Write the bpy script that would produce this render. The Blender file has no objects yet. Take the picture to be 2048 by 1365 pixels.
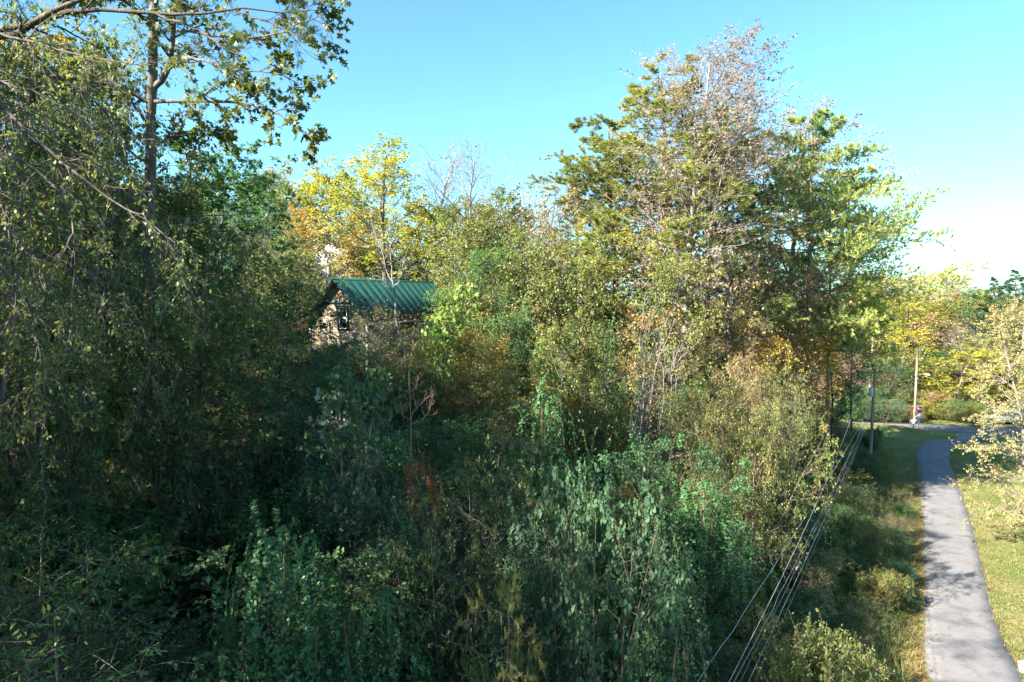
import bpy, math, random
import numpy as np
from mathutils import Vector, Matrix

# ------------------------------------------------------------------ camera, sky, sun, exposure
SC = bpy.context.scene
COL = SC.collection
R = math.radians
CAM_Z, PITCH, F = 16.0, R(3.67), 1365.0          # F: focal length in pixels of the 2048 px wide photograph
cam_d = bpy.data.cameras.new('camera')
cam_d.lens, cam_d.sensor_width = 24.0, 36.0
cam_d.clip_start, cam_d.clip_end = 0.1, 6000.0
cam = bpy.data.objects.new('camera', cam_d)
cam.location = (0, 0, CAM_Z)
cam.rotation_euler = (R(90) - PITCH, 0, 0)
COL.objects.link(cam)
SC.camera = cam

SUN_AZ, SUN_EL = R(-123), R(34)                   # azimuth from +Y towards +X
world = bpy.data.worlds.new('World')
SC.world = world
world.use_nodes = True
wn = world.node_tree
wn.nodes.clear()
sky = wn.nodes.new('ShaderNodeTexSky')
sky.sky_type = 'NISHITA'
sky.sun_disc = False
sky.sun_elevation = SUN_EL
sky.sun_rotation = SUN_AZ
sky.altitude = 600
sky.air_density = 1.08
sky.dust_density = 1.5
sky.ozone_density = 1.0
bgn = wn.nodes.new('ShaderNodeBackground')
bgn.inputs['Strength'].default_value = 0.06
wo = wn.nodes.new('ShaderNodeOutputWorld')
tint = wn.nodes.new('ShaderNodeMix')                # the camera's cool white balance, the same over the whole sky
tint.data_type, tint.blend_type = 'RGBA', 'MULTIPLY'
tint.inputs[0].default_value = 1.0
tint.inputs[7].default_value = (0.53, 0.88, 1.02, 1)
wn.links.new(sky.outputs[0], tint.inputs[6])
wn.links.new(tint.outputs[2], bgn.inputs['Color'])
wn.links.new(bgn.outputs[0], wo.inputs['Surface'])

sd = bpy.data.lights.new('sun', 'SUN')
sd.energy, sd.angle, sd.color = 5.0, R(0.55), (1.0, 0.93, 0.82)
sun = bpy.data.objects.new('sun', sd)
sv = Vector((math.sin(SUN_AZ) * math.cos(SUN_EL), math.cos(SUN_AZ) * math.cos(SUN_EL), math.sin(SUN_EL)))
sun.rotation_euler = (-sv).to_track_quat('-Z', 'Y').to_euler()
sun.location = sv * 120
COL.objects.link(sun)

vs = SC.view_settings
vs.view_transform, vs.look = 'Standard', 'None'
vs.exposure, vs.gamma = 2.6, 1.0
vs.use_curve_mapping = False
SC.cycles.max_bounces = 6
SC.cycles.diffuse_bounces = 3
SC.cycles.transmission_bounces = 4

rng = np.random.default_rng(7)
random.seed(7)

# ------------------------------------------------------------------ small helpers
def nrm(v):
    return v / np.maximum(np.linalg.norm(v, axis=-1, keepdims=True), 1e-9)

def mesh_np(name, V, faces, rnd=None, smooth=False, mats=()):
    V = np.asarray(V, dtype=np.float32).reshape(-1, 3)
    me = bpy.data.meshes.new(name)
    me.vertices.add(len(V))
    me.vertices.foreach_set('co', V.ravel())
    loops, starts, s = [], [], 0
    for f in faces:
        f = np.asarray(f, dtype=np.int32)
        if not len(f):
            continue
        m, k = f.shape
        loops.append(f.ravel())
        starts.append(s + np.arange(m, dtype=np.int32) * k)
        s += m * k
    loops, starts = np.concatenate(loops), np.concatenate(starts)
    me.loops.add(len(loops))
    me.loops.foreach_set('vertex_index', loops)
    me.polygons.add(len(starts))
    me.polygons.foreach_set('loop_start', starts)
    if smooth:
        me.polygons.foreach_set('use_smooth', np.ones(len(starts), dtype=bool))
    me.update(calc_edges=True)
    if rnd is not None:
        a = me.attributes.new('rnd', 'FLOAT', 'POINT')
        a.data.foreach_set('value', np.asarray(rnd, dtype=np.float32))
    for m in mats:
        me.materials.append(m)
    return me

class Geo:
    def __init__(self):
        self.v, self.f, self.r, self.n = [], {}, [], 0
    def add(self, V, Fc, rnd=None):
        V = np.asarray(V, float).reshape(-1, 3)
        Fc = np.asarray(Fc, int)
        self.f.setdefault(Fc.shape[1], []).append(Fc + self.n)
        self.v.append(V)
        self.r.append(np.zeros(len(V)) if rnd is None else np.broadcast_to(rnd, (len(V),)))
        self.n += len(V)
    def box(self, c, s, rz=0.0, ax=None):
        c, h = np.array(c, float), np.array(s, float) / 2
        P = np.array([[x, y, z] for z in (-1, 1) for y in (-1, 1) for x in (-1, 1)], float) * h
        if ax is not None:
            P = P @ np.array(ax, float)
        elif rz:
            ca, sa = math.cos(rz), math.sin(rz)
            P = P @ np.array([[ca, sa, 0], [-sa, ca, 0], [0, 0, 1]])
        self.add(P + c, [[0, 2, 3, 1], [4, 5, 7, 6], [0, 1, 5, 4], [2, 6, 7, 3], [0, 4, 6, 2], [1, 3, 7, 5]])
    def prism(self, poly, a, b):
        """polygon given as 3D points, swept by the vector b - a"""
        P = np.array(poly, float)
        n = len(P)
        off = np.array(b, float) - np.array(a, float)
        self.add(np.vstack([P, P + off]), [[i, (i + 1) % n, n + (i + 1) % n, n + i] for i in range(n)])
        k = self.n - 2 * n
        self.f.setdefault(n, []).append(np.array([list(range(n - 1, -1, -1)), list(range(n, 2 * n))]) + k)
    def tube(self, pts, rad, k=8, cap=True):
        P = np.array(pts, float)[None]
        Rr = np.broadcast_to(np.array(rad, float), (P.shape[1],))[None]
        V, Fc = tubes(P, Rr, k)
        b = self.n
        self.add(V, Fc)
        if cap:
            n = P.shape[1]
            self.f.setdefault(k, []).append(np.array([list(range(k - 1, -1, -1)), [(n - 1) * k + i for i in range(k)]]) + b)
    def mesh(self, name, mat, smooth=False):
        mats = mat if isinstance(mat, (list, tuple)) else [mat]
        return mesh_np(name, np.vstack(self.v), [np.vstack(x) for x in self.f.values()], np.concatenate(self.r), smooth, mats)

def tubes(P, Rr, k):
    B, N, _ = P.shape
    T = nrm(np.gradient(P, axis=1))
    ref = np.where(np.abs(T[:, :1, 2:3]) > 0.85, np.array([1.0, 0, 0]), np.array([0, 0, 1.0]))
    ref = np.broadcast_to(ref, T.shape)
    A = nrm(np.cross(T, ref))
    Bv = np.cross(T, A)
    ang = np.arange(k) * 2 * math.pi / k
    V = P[:, :, None] + Rr[:, :, None, None] * (A[:, :, None] * np.cos(ang)[:, None] + Bv[:, :, None] * np.sin(ang)[:, None])
    b = (np.arange(B) * N * k)[:, None, None]
    i = (np.arange(N - 1) * k)[None, :, None]
    j = np.arange(k)[None, None, :]
    j2 = (np.arange(k) + 1)[None, None, :] % k
    Fc = np.stack([b + i + j, b + i + k + j, b + i + k + j2, b + i + j2], -1).reshape(-1, 4)
    return V.reshape(-1, 3), Fc

def tag(o, label=None, cat=None, group=None, kind=None):
    if label: o['label'] = label
    if cat: o['category'] = cat
    if group: o['group'] = group
    if kind: o['kind'] = kind
    return o

def obj(name, me, parent=None):
    o = bpy.data.objects.new(name, me)
    COL.objects.link(o)
    if parent is not None:
        o.parent = parent
    return o

def empty(name, loc=(0, 0, 0), rz=0.0):
    o = bpy.data.objects.new(name, None)
    o.empty_display_size = 0.3
    o.location = loc
    o.rotation_euler = (0, 0, rz)
    COL.objects.link(o)
    return o

def pix_z(py, Y):
    v = (682.5 - py) / F
    return CAM_Z + Y * (-math.sin(PITCH) + v * math.cos(PITCH)) / (math.cos(PITCH) + v * math.sin(PITCH))

def pix_x(px, Y, z):
    return (px - 1024) / F * (Y * math.cos(PITCH) - (z - CAM_Z) * math.sin(PITCH))

def world_to_pix(X, Y, z):
    d = Y * math.cos(PITCH) - (z - CAM_Z) * math.sin(PITCH)
    u = Y * math.sin(PITCH) + (z - CAM_Z) * math.cos(PITCH)
    return 1024 + F * X / d, 682.5 - F * u / d

# ------------------------------------------------------------------ materials
def new_mat(name):
    m = bpy.data.materials.new(name)
    m.use_nodes = True
    nt = m.node_tree
    p = nt.nodes['Principled BSDF']
    return m, nt, p

def ramp(nt, stops):
    r = nt.nodes.new('ShaderNodeValToRGB')
    el = r.color_ramp.elements
    while len(el) < len(stops):
        el.new(0.5)
    for e, (p, c) in zip(el, stops):
        e.position, e.color = p, (*c, 1)
    return r

def noise_mat(name, stops, scale=4.0, rough=0.85, detail=6, bump=0.0, bump_scale=None, metallic=0.0, spec=0.3, stretch=None):
    m, nt, p = new_mat(name)
    tc = nt.nodes.new('ShaderNodeTexCoord')
    nz = nt.nodes.new('ShaderNodeTexNoise')
    nz.inputs['Scale'].default_value = scale
    nz.inputs['Detail'].default_value = detail
    src = tc.outputs['Object']
    if stretch:
        mp = nt.nodes.new('ShaderNodeMapping')
        mp.inputs['Scale'].default_value = stretch
        nt.links.new(src, mp.inputs[0]); src = mp.outputs[0]
    nt.links.new(src, nz.inputs['Vector'])
    r = ramp(nt, stops)
    nt.links.new(nz.outputs['Fac'], r.inputs[0])
    nt.links.new(r.outputs[0], p.inputs['Base Color'])
    p.inputs['Roughness'].default_value = rough
    p.inputs['Metallic'].default_value = metallic
    p.inputs['Specular IOR Level'].default_value = spec
    if bump:
        b = nt.nodes.new('ShaderNodeBump')
        b.inputs['Strength'].default_value = bump
        b.inputs['Distance'].default_value = 0.03
        n2 = nt.nodes.new('ShaderNodeTexNoise')
        n2.inputs['Scale'].default_value = bump_scale or scale * 4
        n2.inputs['Detail'].default_value = 5
        nt.links.new(src, n2.inputs['Vector'])
        nt.links.new(n2.outputs['Fac'], b.inputs['Height'])
        nt.links.new(b.outputs[0], p.inputs['Normal'])
    return m

def leaf_mat(name, stops, transl=0.35, rough=0.5, spec=0.35, jitter=0.25):
    """colour of each leaf from its own random number, shifted a little from plant to plant"""
    m, nt, p = new_mat(name)
    at = nt.nodes.new('ShaderNodeAttribute')
    at.attribute_name = 'rnd'
    oi = nt.nodes.new('ShaderNodeObjectInfo')
    ma = nt.nodes.new('ShaderNodeMath'); ma.operation = 'MULTIPLY_ADD'
    ma.inputs[1].default_value = jitter
    ma.inputs[2].default_value = -jitter / 2
    nt.links.new(oi.outputs['Random'], ma.inputs[0])
    ad = nt.nodes.new('ShaderNodeMath'); ad.operation = 'ADD'; ad.use_clamp = True
    nt.links.new(at.outputs['Fac'], ad.inputs[0]); nt.links.new(ma.outputs[0], ad.inputs[1])
    r = ramp(nt, stops)
    nt.links.new(ad.outputs[0], r.inputs[0])
    nt.links.new(r.outputs[0], p.inputs['Base Color'])
    p.inputs['Roughness'].default_value = rough
    p.inputs['Specular IOR Level'].default_value = spec
    tr = nt.nodes.new('ShaderNodeBsdfTranslucent')
    hs = nt.nodes.new('ShaderNodeHueSaturation')
    hs.inputs['Saturation'].default_value = 1.15
    hs.inputs['Value'].default_value = 1.5
    nt.links.new(r.outputs[0], hs.inputs['Color'])
    nt.links.new(hs.outputs[0], tr.inputs['Color'])
    mx = nt.nodes.new('ShaderNodeMixShader')
    mx.inputs[0].default_value = transl
    nt.links.new(p.outputs[0], mx.inputs[1]); nt.links.new(tr.outputs[0], mx.inputs[2])
    nt.links.new(mx.outputs[0], nt.nodes['Material Output'].inputs['Surface'])
    return m

L = {}
def LM(key, cols, **kw):
    n = len(cols)
    L[key] = leaf_mat('leaf_' + key, [(i / (n - 1), c) for i, c in enumerate(cols)], **kw)

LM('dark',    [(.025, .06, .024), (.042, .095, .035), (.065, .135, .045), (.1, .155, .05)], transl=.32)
LM('green',   [(.03, .075, .02), (.05, .12, .03), (.08, .16, .04), (.16, .2, .05)])
LM('vine',    [(.03, .085, .032), (.048, .13, .045), (.065, .17, .055), (.1, .21, .06)], spec=.35)
LM('olive',   [(.06, .09, .025), (.11, .15, .04), (.18, .21, .055), (.27, .22, .065), (.28, .15, .055)], transl=.42)
LM('yellow',  [(.13, .16, .03), (.24, .26, .04), (.36, .33, .05), (.46, .36, .06)], transl=.45)
LM('gold',    [(.11, .13, .03), (.25, .21, .04), (.38, .23, .045), (.4, .16, .04)], transl=.42)
LM('tan',     [(.13, .115, .045), (.24, .18, .075), (.34, .24, .11), (.36, .2, .09)], transl=.4)
LM('russet',  [(.14, .06, .03), (.26, .09, .04), (.32, .12, .05), (.2, .12, .05)])
LM('pale',    [(.17, .125, .085), (.27, .205, .145), (.36, .29, .22), (.23, .2, .09)], transl=.4, spec=.4)
LM('straw',   [(.14, .16, .055), (.24, .24, .085), (.34, .3, .12), (.37, .24, .1)], transl=.4)
LM('silver',  [(.03, .07, .03), (.04, .1, .035), (.06, .13, .045), (.09, .16, .06), (.16, .22, .12), (.45, .5, .44)], spec=.5)
LM('poplar',  [(.035, .06, .018), (.06, .085, .022), (.1, .12, .03), (.26, .22, .04)], transl=.4)
LM('elm',     [(.055, .08, .026), (.1, .135, .036), (.15, .18, .05), (.27, .2, .055)], transl=.42)
LM('vineb',   [(.045, .12, .03), (.07, .18, .045), (.1, .24, .055), (.17, .28, .06)], spec=.45)
LM('bright',  [(.07, .14, .03), (.12, .2, .045), (.18, .26, .06), (.26, .28, .07)], transl=.45)
LM('blue',    [(.025, .06, .032), (.04, .09, .045), (.058, .12, .056), (.1, .14, .06)], spec=.25, rough=.6)
LM('pine',    [(.08, .115, .025), (.16, .19, .045), (.26, .26, .065), (.34, .3, .09)], transl=.3)
LM('wpine',   [(.06, .12, .04), (.13, .21, .055), (.25, .31, .08), (.38, .38, .11)], transl=.3)
LM('fpine',   [(.02, .05, .025), (.03, .07, .03), (.05, .1, .04), (.08, .12, .04)], transl=.2)

BARK = noise_mat('bark_grey', [(.3, (.05, .042, .036)), (.55, (.1, .085, .075)), (.75, (.17, .15, .135))], 7, bump=.6, stretch=(1, 1, .25))
BARKD = noise_mat('bark_dark', [(.3, (.035, .03, .026)), (.55, (.075, .062, .052)), (.75, (.13, .11, .095))], 6, bump=.6, stretch=(1, 1, .3))
BARKP = noise_mat('bark_pine', [(.3, (.1, .06, .045)), (.55, (.24, .16, .12)), (.75, (.36, .27, .22))], 5, bump=.8, stretch=(1, 1, .3))
BARKL = noise_mat('bark_light', [(.3, (.11, .095, .085)), (.55, (.2, .175, .16)), (.75, (.3, .27, .25))], 6, bump=.4, stretch=(1, 1, .3))
BARKR = noise_mat('bark_dead_tan', [(.3, (.28, .15, .1)), (.7, (.46, .28, .2))], 6, bump=.4)
STEM = noise_mat('stem_brown', [(.3, (.07, .05, .035)), (.7, (.16, .12, .09))], 6)
STEMG = noise_mat('stem_green', [(.3, (.05, .07, .03)), (.7, (.1, .12, .05))], 6)

# ------------------------------------------------------------------ terrain
def sm(a, b, x):
    t = np.clip((x - a) / (b - a), 0, 1)
    return t * t * (3 - 2 * t)

def side_road_y(X):
    X = np.asarray(X, float)
    return np.where(X > 38, 86.5 - (X - 38) * 0.235, 86.5 + (38 - X) * 0.35 + np.maximum(30 - X, 0) * 0.7)

def hills(X, Y):
    X, Y = np.asarray(X, float), np.asarray(Y, float)
    d = (0.555 * Y - 0.6 - X) * 0.876
    d2 = (side_road_y(X) - 4.5 - Y) * 0.72
    k = 5.0
    h = np.clip(0.5 + 0.5 * (d2 - d) / k, 0, 1)
    m = d2 * (1 - h) + d * h - k * h * (1 - h)
    m = np.where(Y < -5, d, m)
    z = 0.34 * np.maximum(m, 0) + 0.5 * sm(0, 4, m)
    z = np.where(z > 18, 18 + (z - 18) * 0.5, z)
    z = np.minimum(z, 40)
    back = Y - side_road_y(X) - 5
    zb = np.where(back > 0, 0.18 * back * sm(0, 18, back), 0)
    zb = np.minimum(zb, 9.0) * sm(420, 160, np.abs(back))
    return z + zb

def relief(X, Y):
    return (0.25 * np.sin(X * .5 + 1.3) * np.sin(Y * .41) + 0.12 * np.sin(X * 1.3 + Y * .9) + 0.06 * np.sin(X * 2.9 - Y * 2.1))

def terrain(X, Y):
    h = hills(X, Y)
    sy_ = side_road_y(X)
    b_ = 1.0 * sm(53, 44, np.asarray(X, float)) * sm(24, 32, np.asarray(X, float)) * np.exp(-((np.asarray(Y, float) - (sy_ - 5.2)) / 2.2) ** 2)
    return h + b_ + relief(np.asarray(X, float), np.asarray(Y, float)) * (0.04 + 0.96 * sm(0.1, 2.0, h)) - 0.03

def axis(lo, hi, step, far, grow):
    a = list(np.arange(lo, hi + 1e-6, step))
    s = step
    x = hi
    while x < far:
        s *= grow; x += s; a.append(x)
    s, x = step, lo
    pre = []
    while x > -far:
        s *= grow; x -= s; pre.append(x)
    return np.array(pre[::-1] + a)
gx, gy = axis(-60, 90, .9, 2500, 1.28), axis(-20, 130, .9, 2500, 1.28)
GX, GY = np.meshgrid(gx, gy)
GZ = terrain(GX, GY)
nx, ny = len(gx), len(gy)
ii = (np.arange(ny - 1)[:, None] * nx + np.arange(nx - 1)[None]).ravel()
GF = np.stack([ii, ii + 1, ii + nx + 1, ii + nx], -1)

def ground_mat():
    m, nt, p = new_mat('ground_cover')
    geo = nt.nodes.new('ShaderNodeNewGeometry')
    def noise(s, d=6):
        n = nt.nodes.new('ShaderNodeTexNoise')
        n.inputs['Scale'].default_value = s; n.inputs['Detail'].default_value = d
        nt.links.new(geo.outputs['Position'], n.inputs['Vector'])
        return n
    n1, n2, n3 = noise(.35), noise(9, 8), noise(45, 4)
    grass = ramp(nt, [(.3, (.05, .085, .02)), (.47, (.095, .13, .033)), (.6, (.18, .17, .07)), (.76, (.28, .22, .12))])
    litter = ramp(nt, [(.3, (.03, .022, .014)), (.5, (.075, .05, .03)), (.7, (.14, .085, .05))])
    ad = nt.nodes.new('ShaderNodeMath'); ad.operation = 'MULTIPLY_ADD'
    ad.inputs[1].default_value = .55
    nt.links.new(n2.outputs['Fac'], ad.inputs[0])
    mu = nt.nodes.new('ShaderNodeMath'); mu.operation = 'MULTIPLY'; mu.inputs[1].default_value = .5
    nt.links.new(n1.outputs['Fac'], mu.inputs[0]); nt.links.new(mu.outputs[0], ad.inputs[2])
    nt.links.new(ad.outputs[0], grass.inputs[0])
    nt.links.new(n2.outputs['Fac'], litter.inputs[0])
    at = nt.nodes.new('ShaderNodeAttribute'); at.attribute_name = 'rnd'
    mx = nt.nodes.new('ShaderNodeMix'); mx.data_type = 'RGBA'
    nt.links.new(at.outputs['Fac'], mx.inputs[0])
    nt.links.new(grass.outputs[0], mx.inputs[6]); nt.links.new(litter.outputs[0], mx.inputs[7])
    nt.links.new(mx.outputs[2], p.inputs['Base Color'])
    p.inputs['Roughness'].default_value = .95
    p.inputs['Specular IOR Level'].default_value = .1
    b = nt.nodes.new('ShaderNodeBump'); b.inputs['Strength'].default_value = .8; b.inputs['Distance'].default_value = .08
    nt.links.new(n3.outputs['Fac'], b.inputs['Height']); nt.links.new(b.outputs[0], p.inputs['Normal'])
    return m
GROUND = ground_mat()
wood = sm(0.25, 1.2, hills(GX, GY)) 
wood = np.maximum(wood, 0)
ground = obj('ground', mesh_np('ground', np.stack([GX, GY, GZ], -1), [GF], wood.ravel(), True, [GROUND]))
tag(ground, 'grassy valley floor and leaf-littered wooded slope', kind='structure')

# ------------------------------------------------------------------ roads
def asphalt_mat():
    m, nt, p = new_mat('asphalt')
    geo = nt.nodes.new('ShaderNodeNewGeometry')
    def noise(s, d):
        n = nt.nodes.new('ShaderNodeTexNoise'); n.inputs['Scale'].default_value = s; n.inputs['Detail'].default_value = d
        nt.links.new(geo.outputs['Position'], n.inputs['Vector']); return n
    a, b_, c = noise(.5, 5), noise(6, 6), noise(70, 3)
    r = ramp(nt, [(.25, (.105, .1, .1)), (.5, (.137, .131, .132)), (.75, (.175, .168, .167))])
    m1 = nt.nodes.new('ShaderNodeMath'); m1.operation = 'MULTIPLY_ADD'; m1.inputs[1].default_value = .5
    nt.links.new(a.outputs['Fac'], m1.inputs[0])
    m2 = nt.nodes.new('ShaderNodeMath'); m2.operation = 'MULTIPLY_ADD'; m2.inputs[1].default_value = .3
    nt.links.new(b_.outputs['Fac'], m2.inputs[0])
    m3 = nt.nodes.new('ShaderNodeMath'); m3.operation = 'MULTIPLY'; m3.inputs[1].default_value = .2
    nt.links.new(c.outputs['Fac'], m3.inputs[0])
    nt.links.new(m3.outputs[0], m2.inputs[2]); nt.links.new(m2.outputs[0], m1.inputs[2])
    nt.links.new(m1.outputs[0], r.inputs[0])
    vo = nt.nodes.new('ShaderNodeTexVoronoi'); vo.feature = 'DISTANCE_TO_EDGE'; vo.inputs['Scale'].default_value = .33
    wq = nt.nodes.new('ShaderNodeMix'); wq.data_type = 'RGBA'; wq.blend_type = 'ADD'; wq.inputs[0].default_value = .7
    nt.links.new(geo.outputs['Position'], wq.inputs[6]); nt.links.new(b_.outputs['Color'], wq.inputs[7]); nt.links.new(wq.outputs[2], vo.inputs['Vector'])
    cr = ramp(nt, [(0, (.8, .8, .8)), (.006, (.9, .9, .9)), (.012, (1, 1, 1))]); nt.links.new(vo.outputs['Distance'], cr.inputs[0])
    st = ramp(nt, [(.3, (.7, .69, .7)), (.48, (1, 1, 1)), (.62, (1.0, 1.0, 1.0)), (.75, (.82, .8, .78))]); s2 = noise(.9, 7); nt.links.new(s2.outputs['Fac'], st.inputs[0])
    k1 = nt.nodes.new('ShaderNodeMix'); k1.data_type = 'RGBA'; k1.blend_type = 'MULTIPLY'; k1.inputs[0].default_value = 1
    nt.links.new(r.outputs[0], k1.inputs[6]); nt.links.new(cr.outputs[0], k1.inputs[7])
    k2 = nt.nodes.new('ShaderNodeMix'); k2.data_type = 'RGBA'; k2.blend_type = 'MULTIPLY'; k2.inputs[0].default_value = 1
    nt.links.new(k1.outputs[2], k2.inputs[6]); nt.links.new(st.outputs[0], k2.inputs[7])
    nt.links.new(k2.outputs[2], p.inputs['Base Color'])
    p.inputs['Roughness'].default_value = .9; p.inputs['Specular IOR Level'].default_value = .25
    bp = nt.nodes.new('ShaderNodeBump'); bp.inputs['Strength'].default_value = .5; bp.inputs['Distance'].default_value = .02
    nt.links.new(c.outputs['Fac'], bp.inputs['Height']); nt.links.new(bp.outputs[0], p.inputs['Normal'])
    return m
ASPH = asphalt_mat()

def ground_pt(px, py, z=0.0):
    v = (682.5 - py) / F
    dy = math.cos(PITCH) + v * math.sin(PITCH); dz = -math.sin(PITCH) + v * math.cos(PITCH)
    t = (z - CAM_Z) / dz
    return ((px - 1024) / F * t, t * dy)

def catmull(P, n=8):
    P = np.array(P, float)
    Q = np.vstack([2 * P[0] - P[1], P, 2 * P[-1] - P[-2]])
    out = []
    for i in range(1, len(Q) - 2):
        for t in np.arange(n) / n:
            a, b, c, d = Q[i - 1], Q[i], Q[i + 1], Q[i + 2]
            out.append(.5 * ((2 * b) + (-a + c) * t + (2 * a - 5 * b + 4 * c - d) * t * t + (-a + 3 * b - 3 * c + d) * t ** 3))
    out.append(Q[-2])
    return np.array(out)

rl = [ground_pt(*p) for p in [(1846, 1250), (1847, 1180), (1845, 1110), (1843, 1040), (1838, 980), (1833, 930), (1832, 905), (1841, 889), (1858, 879), (1884, 871), (1918, 866), (1960, 864)]]
rr = [ground_pt(*p) for p in [(1998, 1250), (1979, 1180), (1962, 1110), (1944, 1040), (1924, 985), (1905, 935), (1898, 912), (1906, 896), (1921, 886), (1945, 880), (1990, 876), (2040, 874)]]
rl = [(rl[0][0] * .3 - 4.0, -30.0), (rl[0][0] * .62 - 1, 8.0), (16.6, 25.5)] + rl
rr = [(rr[0][0] * .3 - 4.0, -30.0), (rr[0][0] * .62 - 1, 8.0), (20.6, 25.5)] + rr
CL, CR = catmull(rl, 24), catmull(rr, 24)
jit = lambda n, s: (np.random.default_rng(n).normal(0, s, len(CL)))[:, None]
CL = CL + jit(1, .05); CR = CR + jit(2, .05)
def strip(A, B, z, n=6):
    A, B = np.array(A), np.array(B)
    t = np.linspace(0, 1, n)
    crown = .05 * (1 - (2 * t - 1) ** 2)
    V = A[:, None] * (1 - t)[None, :, None] + B[:, None] * t[None, :, None]
    V = np.concatenate([V, np.broadcast_to((z + crown)[None, :, None], V.shape[:2] + (1,))], -1)
    # skirts going down on both edges
    lo = V.copy()[:, [0, -1]]; lo[..., 2] = z - .25
    V = np.concatenate([lo[:, :1], V, lo[:, 1:]], 1)
    m, k = V.shape[:2]
    i = (np.arange(m - 1)[:, None] * k + np.arange(k - 1)[None]).ravel()
    return V.reshape(-1, 3), np.stack([i, i + 1, i + k + 1, i + k], -1)
V, Fc = strip(CL, CR, .012)
tag(obj('road', mesh_np('road', V, [Fc], None, True, [ASPH])), 'narrow grey asphalt lane curving up to the junction', kind='structure')
sx = np.linspace(-30, 190, 111)
sy = side_road_y(sx)
V, Fc = strip(np.stack([sx, sy - 2.3], -1), np.stack([sx, sy + 2.3], -1), -.006)
tag(obj('side_road', mesh_np('side_road', V, [Fc], None, True, [ASPH])), 'pale asphalt road crossing behind the stop sign', kind='structure')

# ------------------------------------------------------------------ plant generators
def sample(P, idx, t):
    N = P.shape[1]
    s = np.clip(t, 0, 1) * (N - 1)
    i = np.minimum(s.astype(int), N - 2)
    f = (s - i)[:, None]
    a, b = P[idx, i], P[idx, i + 1]
    return a * (1 - f) + b * f, nrm(b - a)

def grow(S, D, ln, N, wob, grav, g, late=1.0):
    B = len(S)
    P = np.zeros((B, N, 3)); P[:, 0] = S
    d = nrm(D); st = (np.asarray(ln) / (N - 1))[:, None]
    gv = np.zeros((B, 3)); gv[:, 2] = np.broadcast_to(grav, (B,))
    for i in range(1, N):
        w = (i / (N - 1)) ** (late - 1) if late != 1 else 1.0
        d = nrm(d + g.normal(0, wob, (B, 3)) + gv * w * (3.0 / (N - 1)))
        P[:, i] = P[:, i - 1] + d * st
    return P

def spawn(P, Rr, Lp, n, t0, t1, ang, ang_j, length, lfun, N, wob, grav, g, rfac=.6, rmax=1e9, rend=.25, up_bias=0.0, late=1.0, tq=0):
    B = P.shape[0]
    idx = np.repeat(np.arange(B), n)
    t = t0 + (t1 - t0) * ((np.tile(np.arange(n), B) + g.random(B * n)) / n)
    if tq:
        u = (t - t0) / (t1 - t0)
        t = t0 + (t1 - t0) * np.clip((np.floor(u * tq) + .5 + g.normal(0, .07, len(u))) / tq, 0, 1)
    pos, T = sample(P, idx, t)
    phi = np.tile(np.arange(n) * 2.39996, B) + np.repeat(g.random(B) * 6.28, n) + g.normal(0, .35, B * n)
    ref = np.where(np.abs(T[:, 2:3]) > .9, np.array([1.0, 0, 0]), np.array([0, 0, 1.0]))
    A = nrm(np.cross(T, ref)); Bv = np.cross(T, A)
    perp = A * np.cos(phi)[:, None] + Bv * np.sin(phi)[:, None]
    a = (ang + g.normal(0, ang_j, B * n))[:, None]
    D = T * np.cos(a) + perp * np.sin(a)
    D[:, 2] += up_bias
    tt = (t - t0) / max(t1 - t0, 1e-6)
    ln = length * lfun(tt) * g.uniform(.65, 1.2, B * n)
    if Lp is not None:
        ln = ln * (Lp / Lp.mean())[idx]
    C = grow(pos, D, ln, N, wob, grav, g, late)
    s = np.clip(t, 0, 1) * (Rr.shape[1] - 1); i = np.minimum(s.astype(int), Rr.shape[1] - 2)
    rp = Rr[idx, i] * (1 - (s - i)) + Rr[idx, i + 1] * (s - i)
    r0 = np.minimum(rp * rfac, rmax)
    RR = r0[:, None] * np.linspace(1, rend, N)[None]
    return C, RR, ln, idx

T_KITE = (np.array([[0, 0, 0], [.45, .32, .07], [1, 0, -.05], [.45, -.32, .07]]), np.array([[0, 1, 2], [0, 2, 3]]))
T_OVAL = (np.array([[0, 0, 0], [.3, .27, .06], [.7, .24, .05], [1, 0, -.08], [.7, -.24, .05], [.3, -.27, .06]]),
          np.array([[0, 1, 5], [1, 2, 4], [1, 4, 5], [2, 3, 4]]))
T_LONG = (np.array([[0, 0, 0], [.4, .17, .05], [1, 0, -.12], [.4, -.17, .05]]), np.array([[0, 1, 2], [0, 2, 3]]))
T_HEART = (np.array([[.05, 0, 0], [-.02, .3, .05], [.4, .46, .07], [1, 0, -.08], [.4, -.46, .07], [-.02, -.3, .05]]),
           np.array([[0, 1, 2], [0, 2, 3], [0, 3, 4], [0, 4, 5]]))
T_LOBED = (np.array([[0, 0, 0], [.25, .5, .06], [.5, .22, .03], [.95, .42, -.02], [.85, 0, 0], [.95, -.42, -.02], [.5, -.22, .03], [.25, -.5, .06]]),
           np.array([[0, 1, 2], [2, 3, 4], [0, 2, 4], [0, 4, 6], [4, 5, 6], [0, 6, 7]]))

def leaves(G, pos, axis_, nor, size, tmpl, rnd, g):
    tv, tf = tmpl
    x = nrm(axis_); y = nrm(np.cross(nor, x)); z = np.cross(x, y)
    V = pos[:, None] + size[:, None, None] * (tv[None, :, 0:1] * x[:, None] + tv[None, :, 1:2] * y[:, None] + tv[None, :, 2:3] * z[:, None])
    k = len(tv)
    Fc = (tf[None] + (np.arange(len(pos)) * k)[:, None, None]).reshape(-1, 3)
    G.add(V.reshape(-1, 3), Fc, np.repeat(rnd, k))

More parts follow.
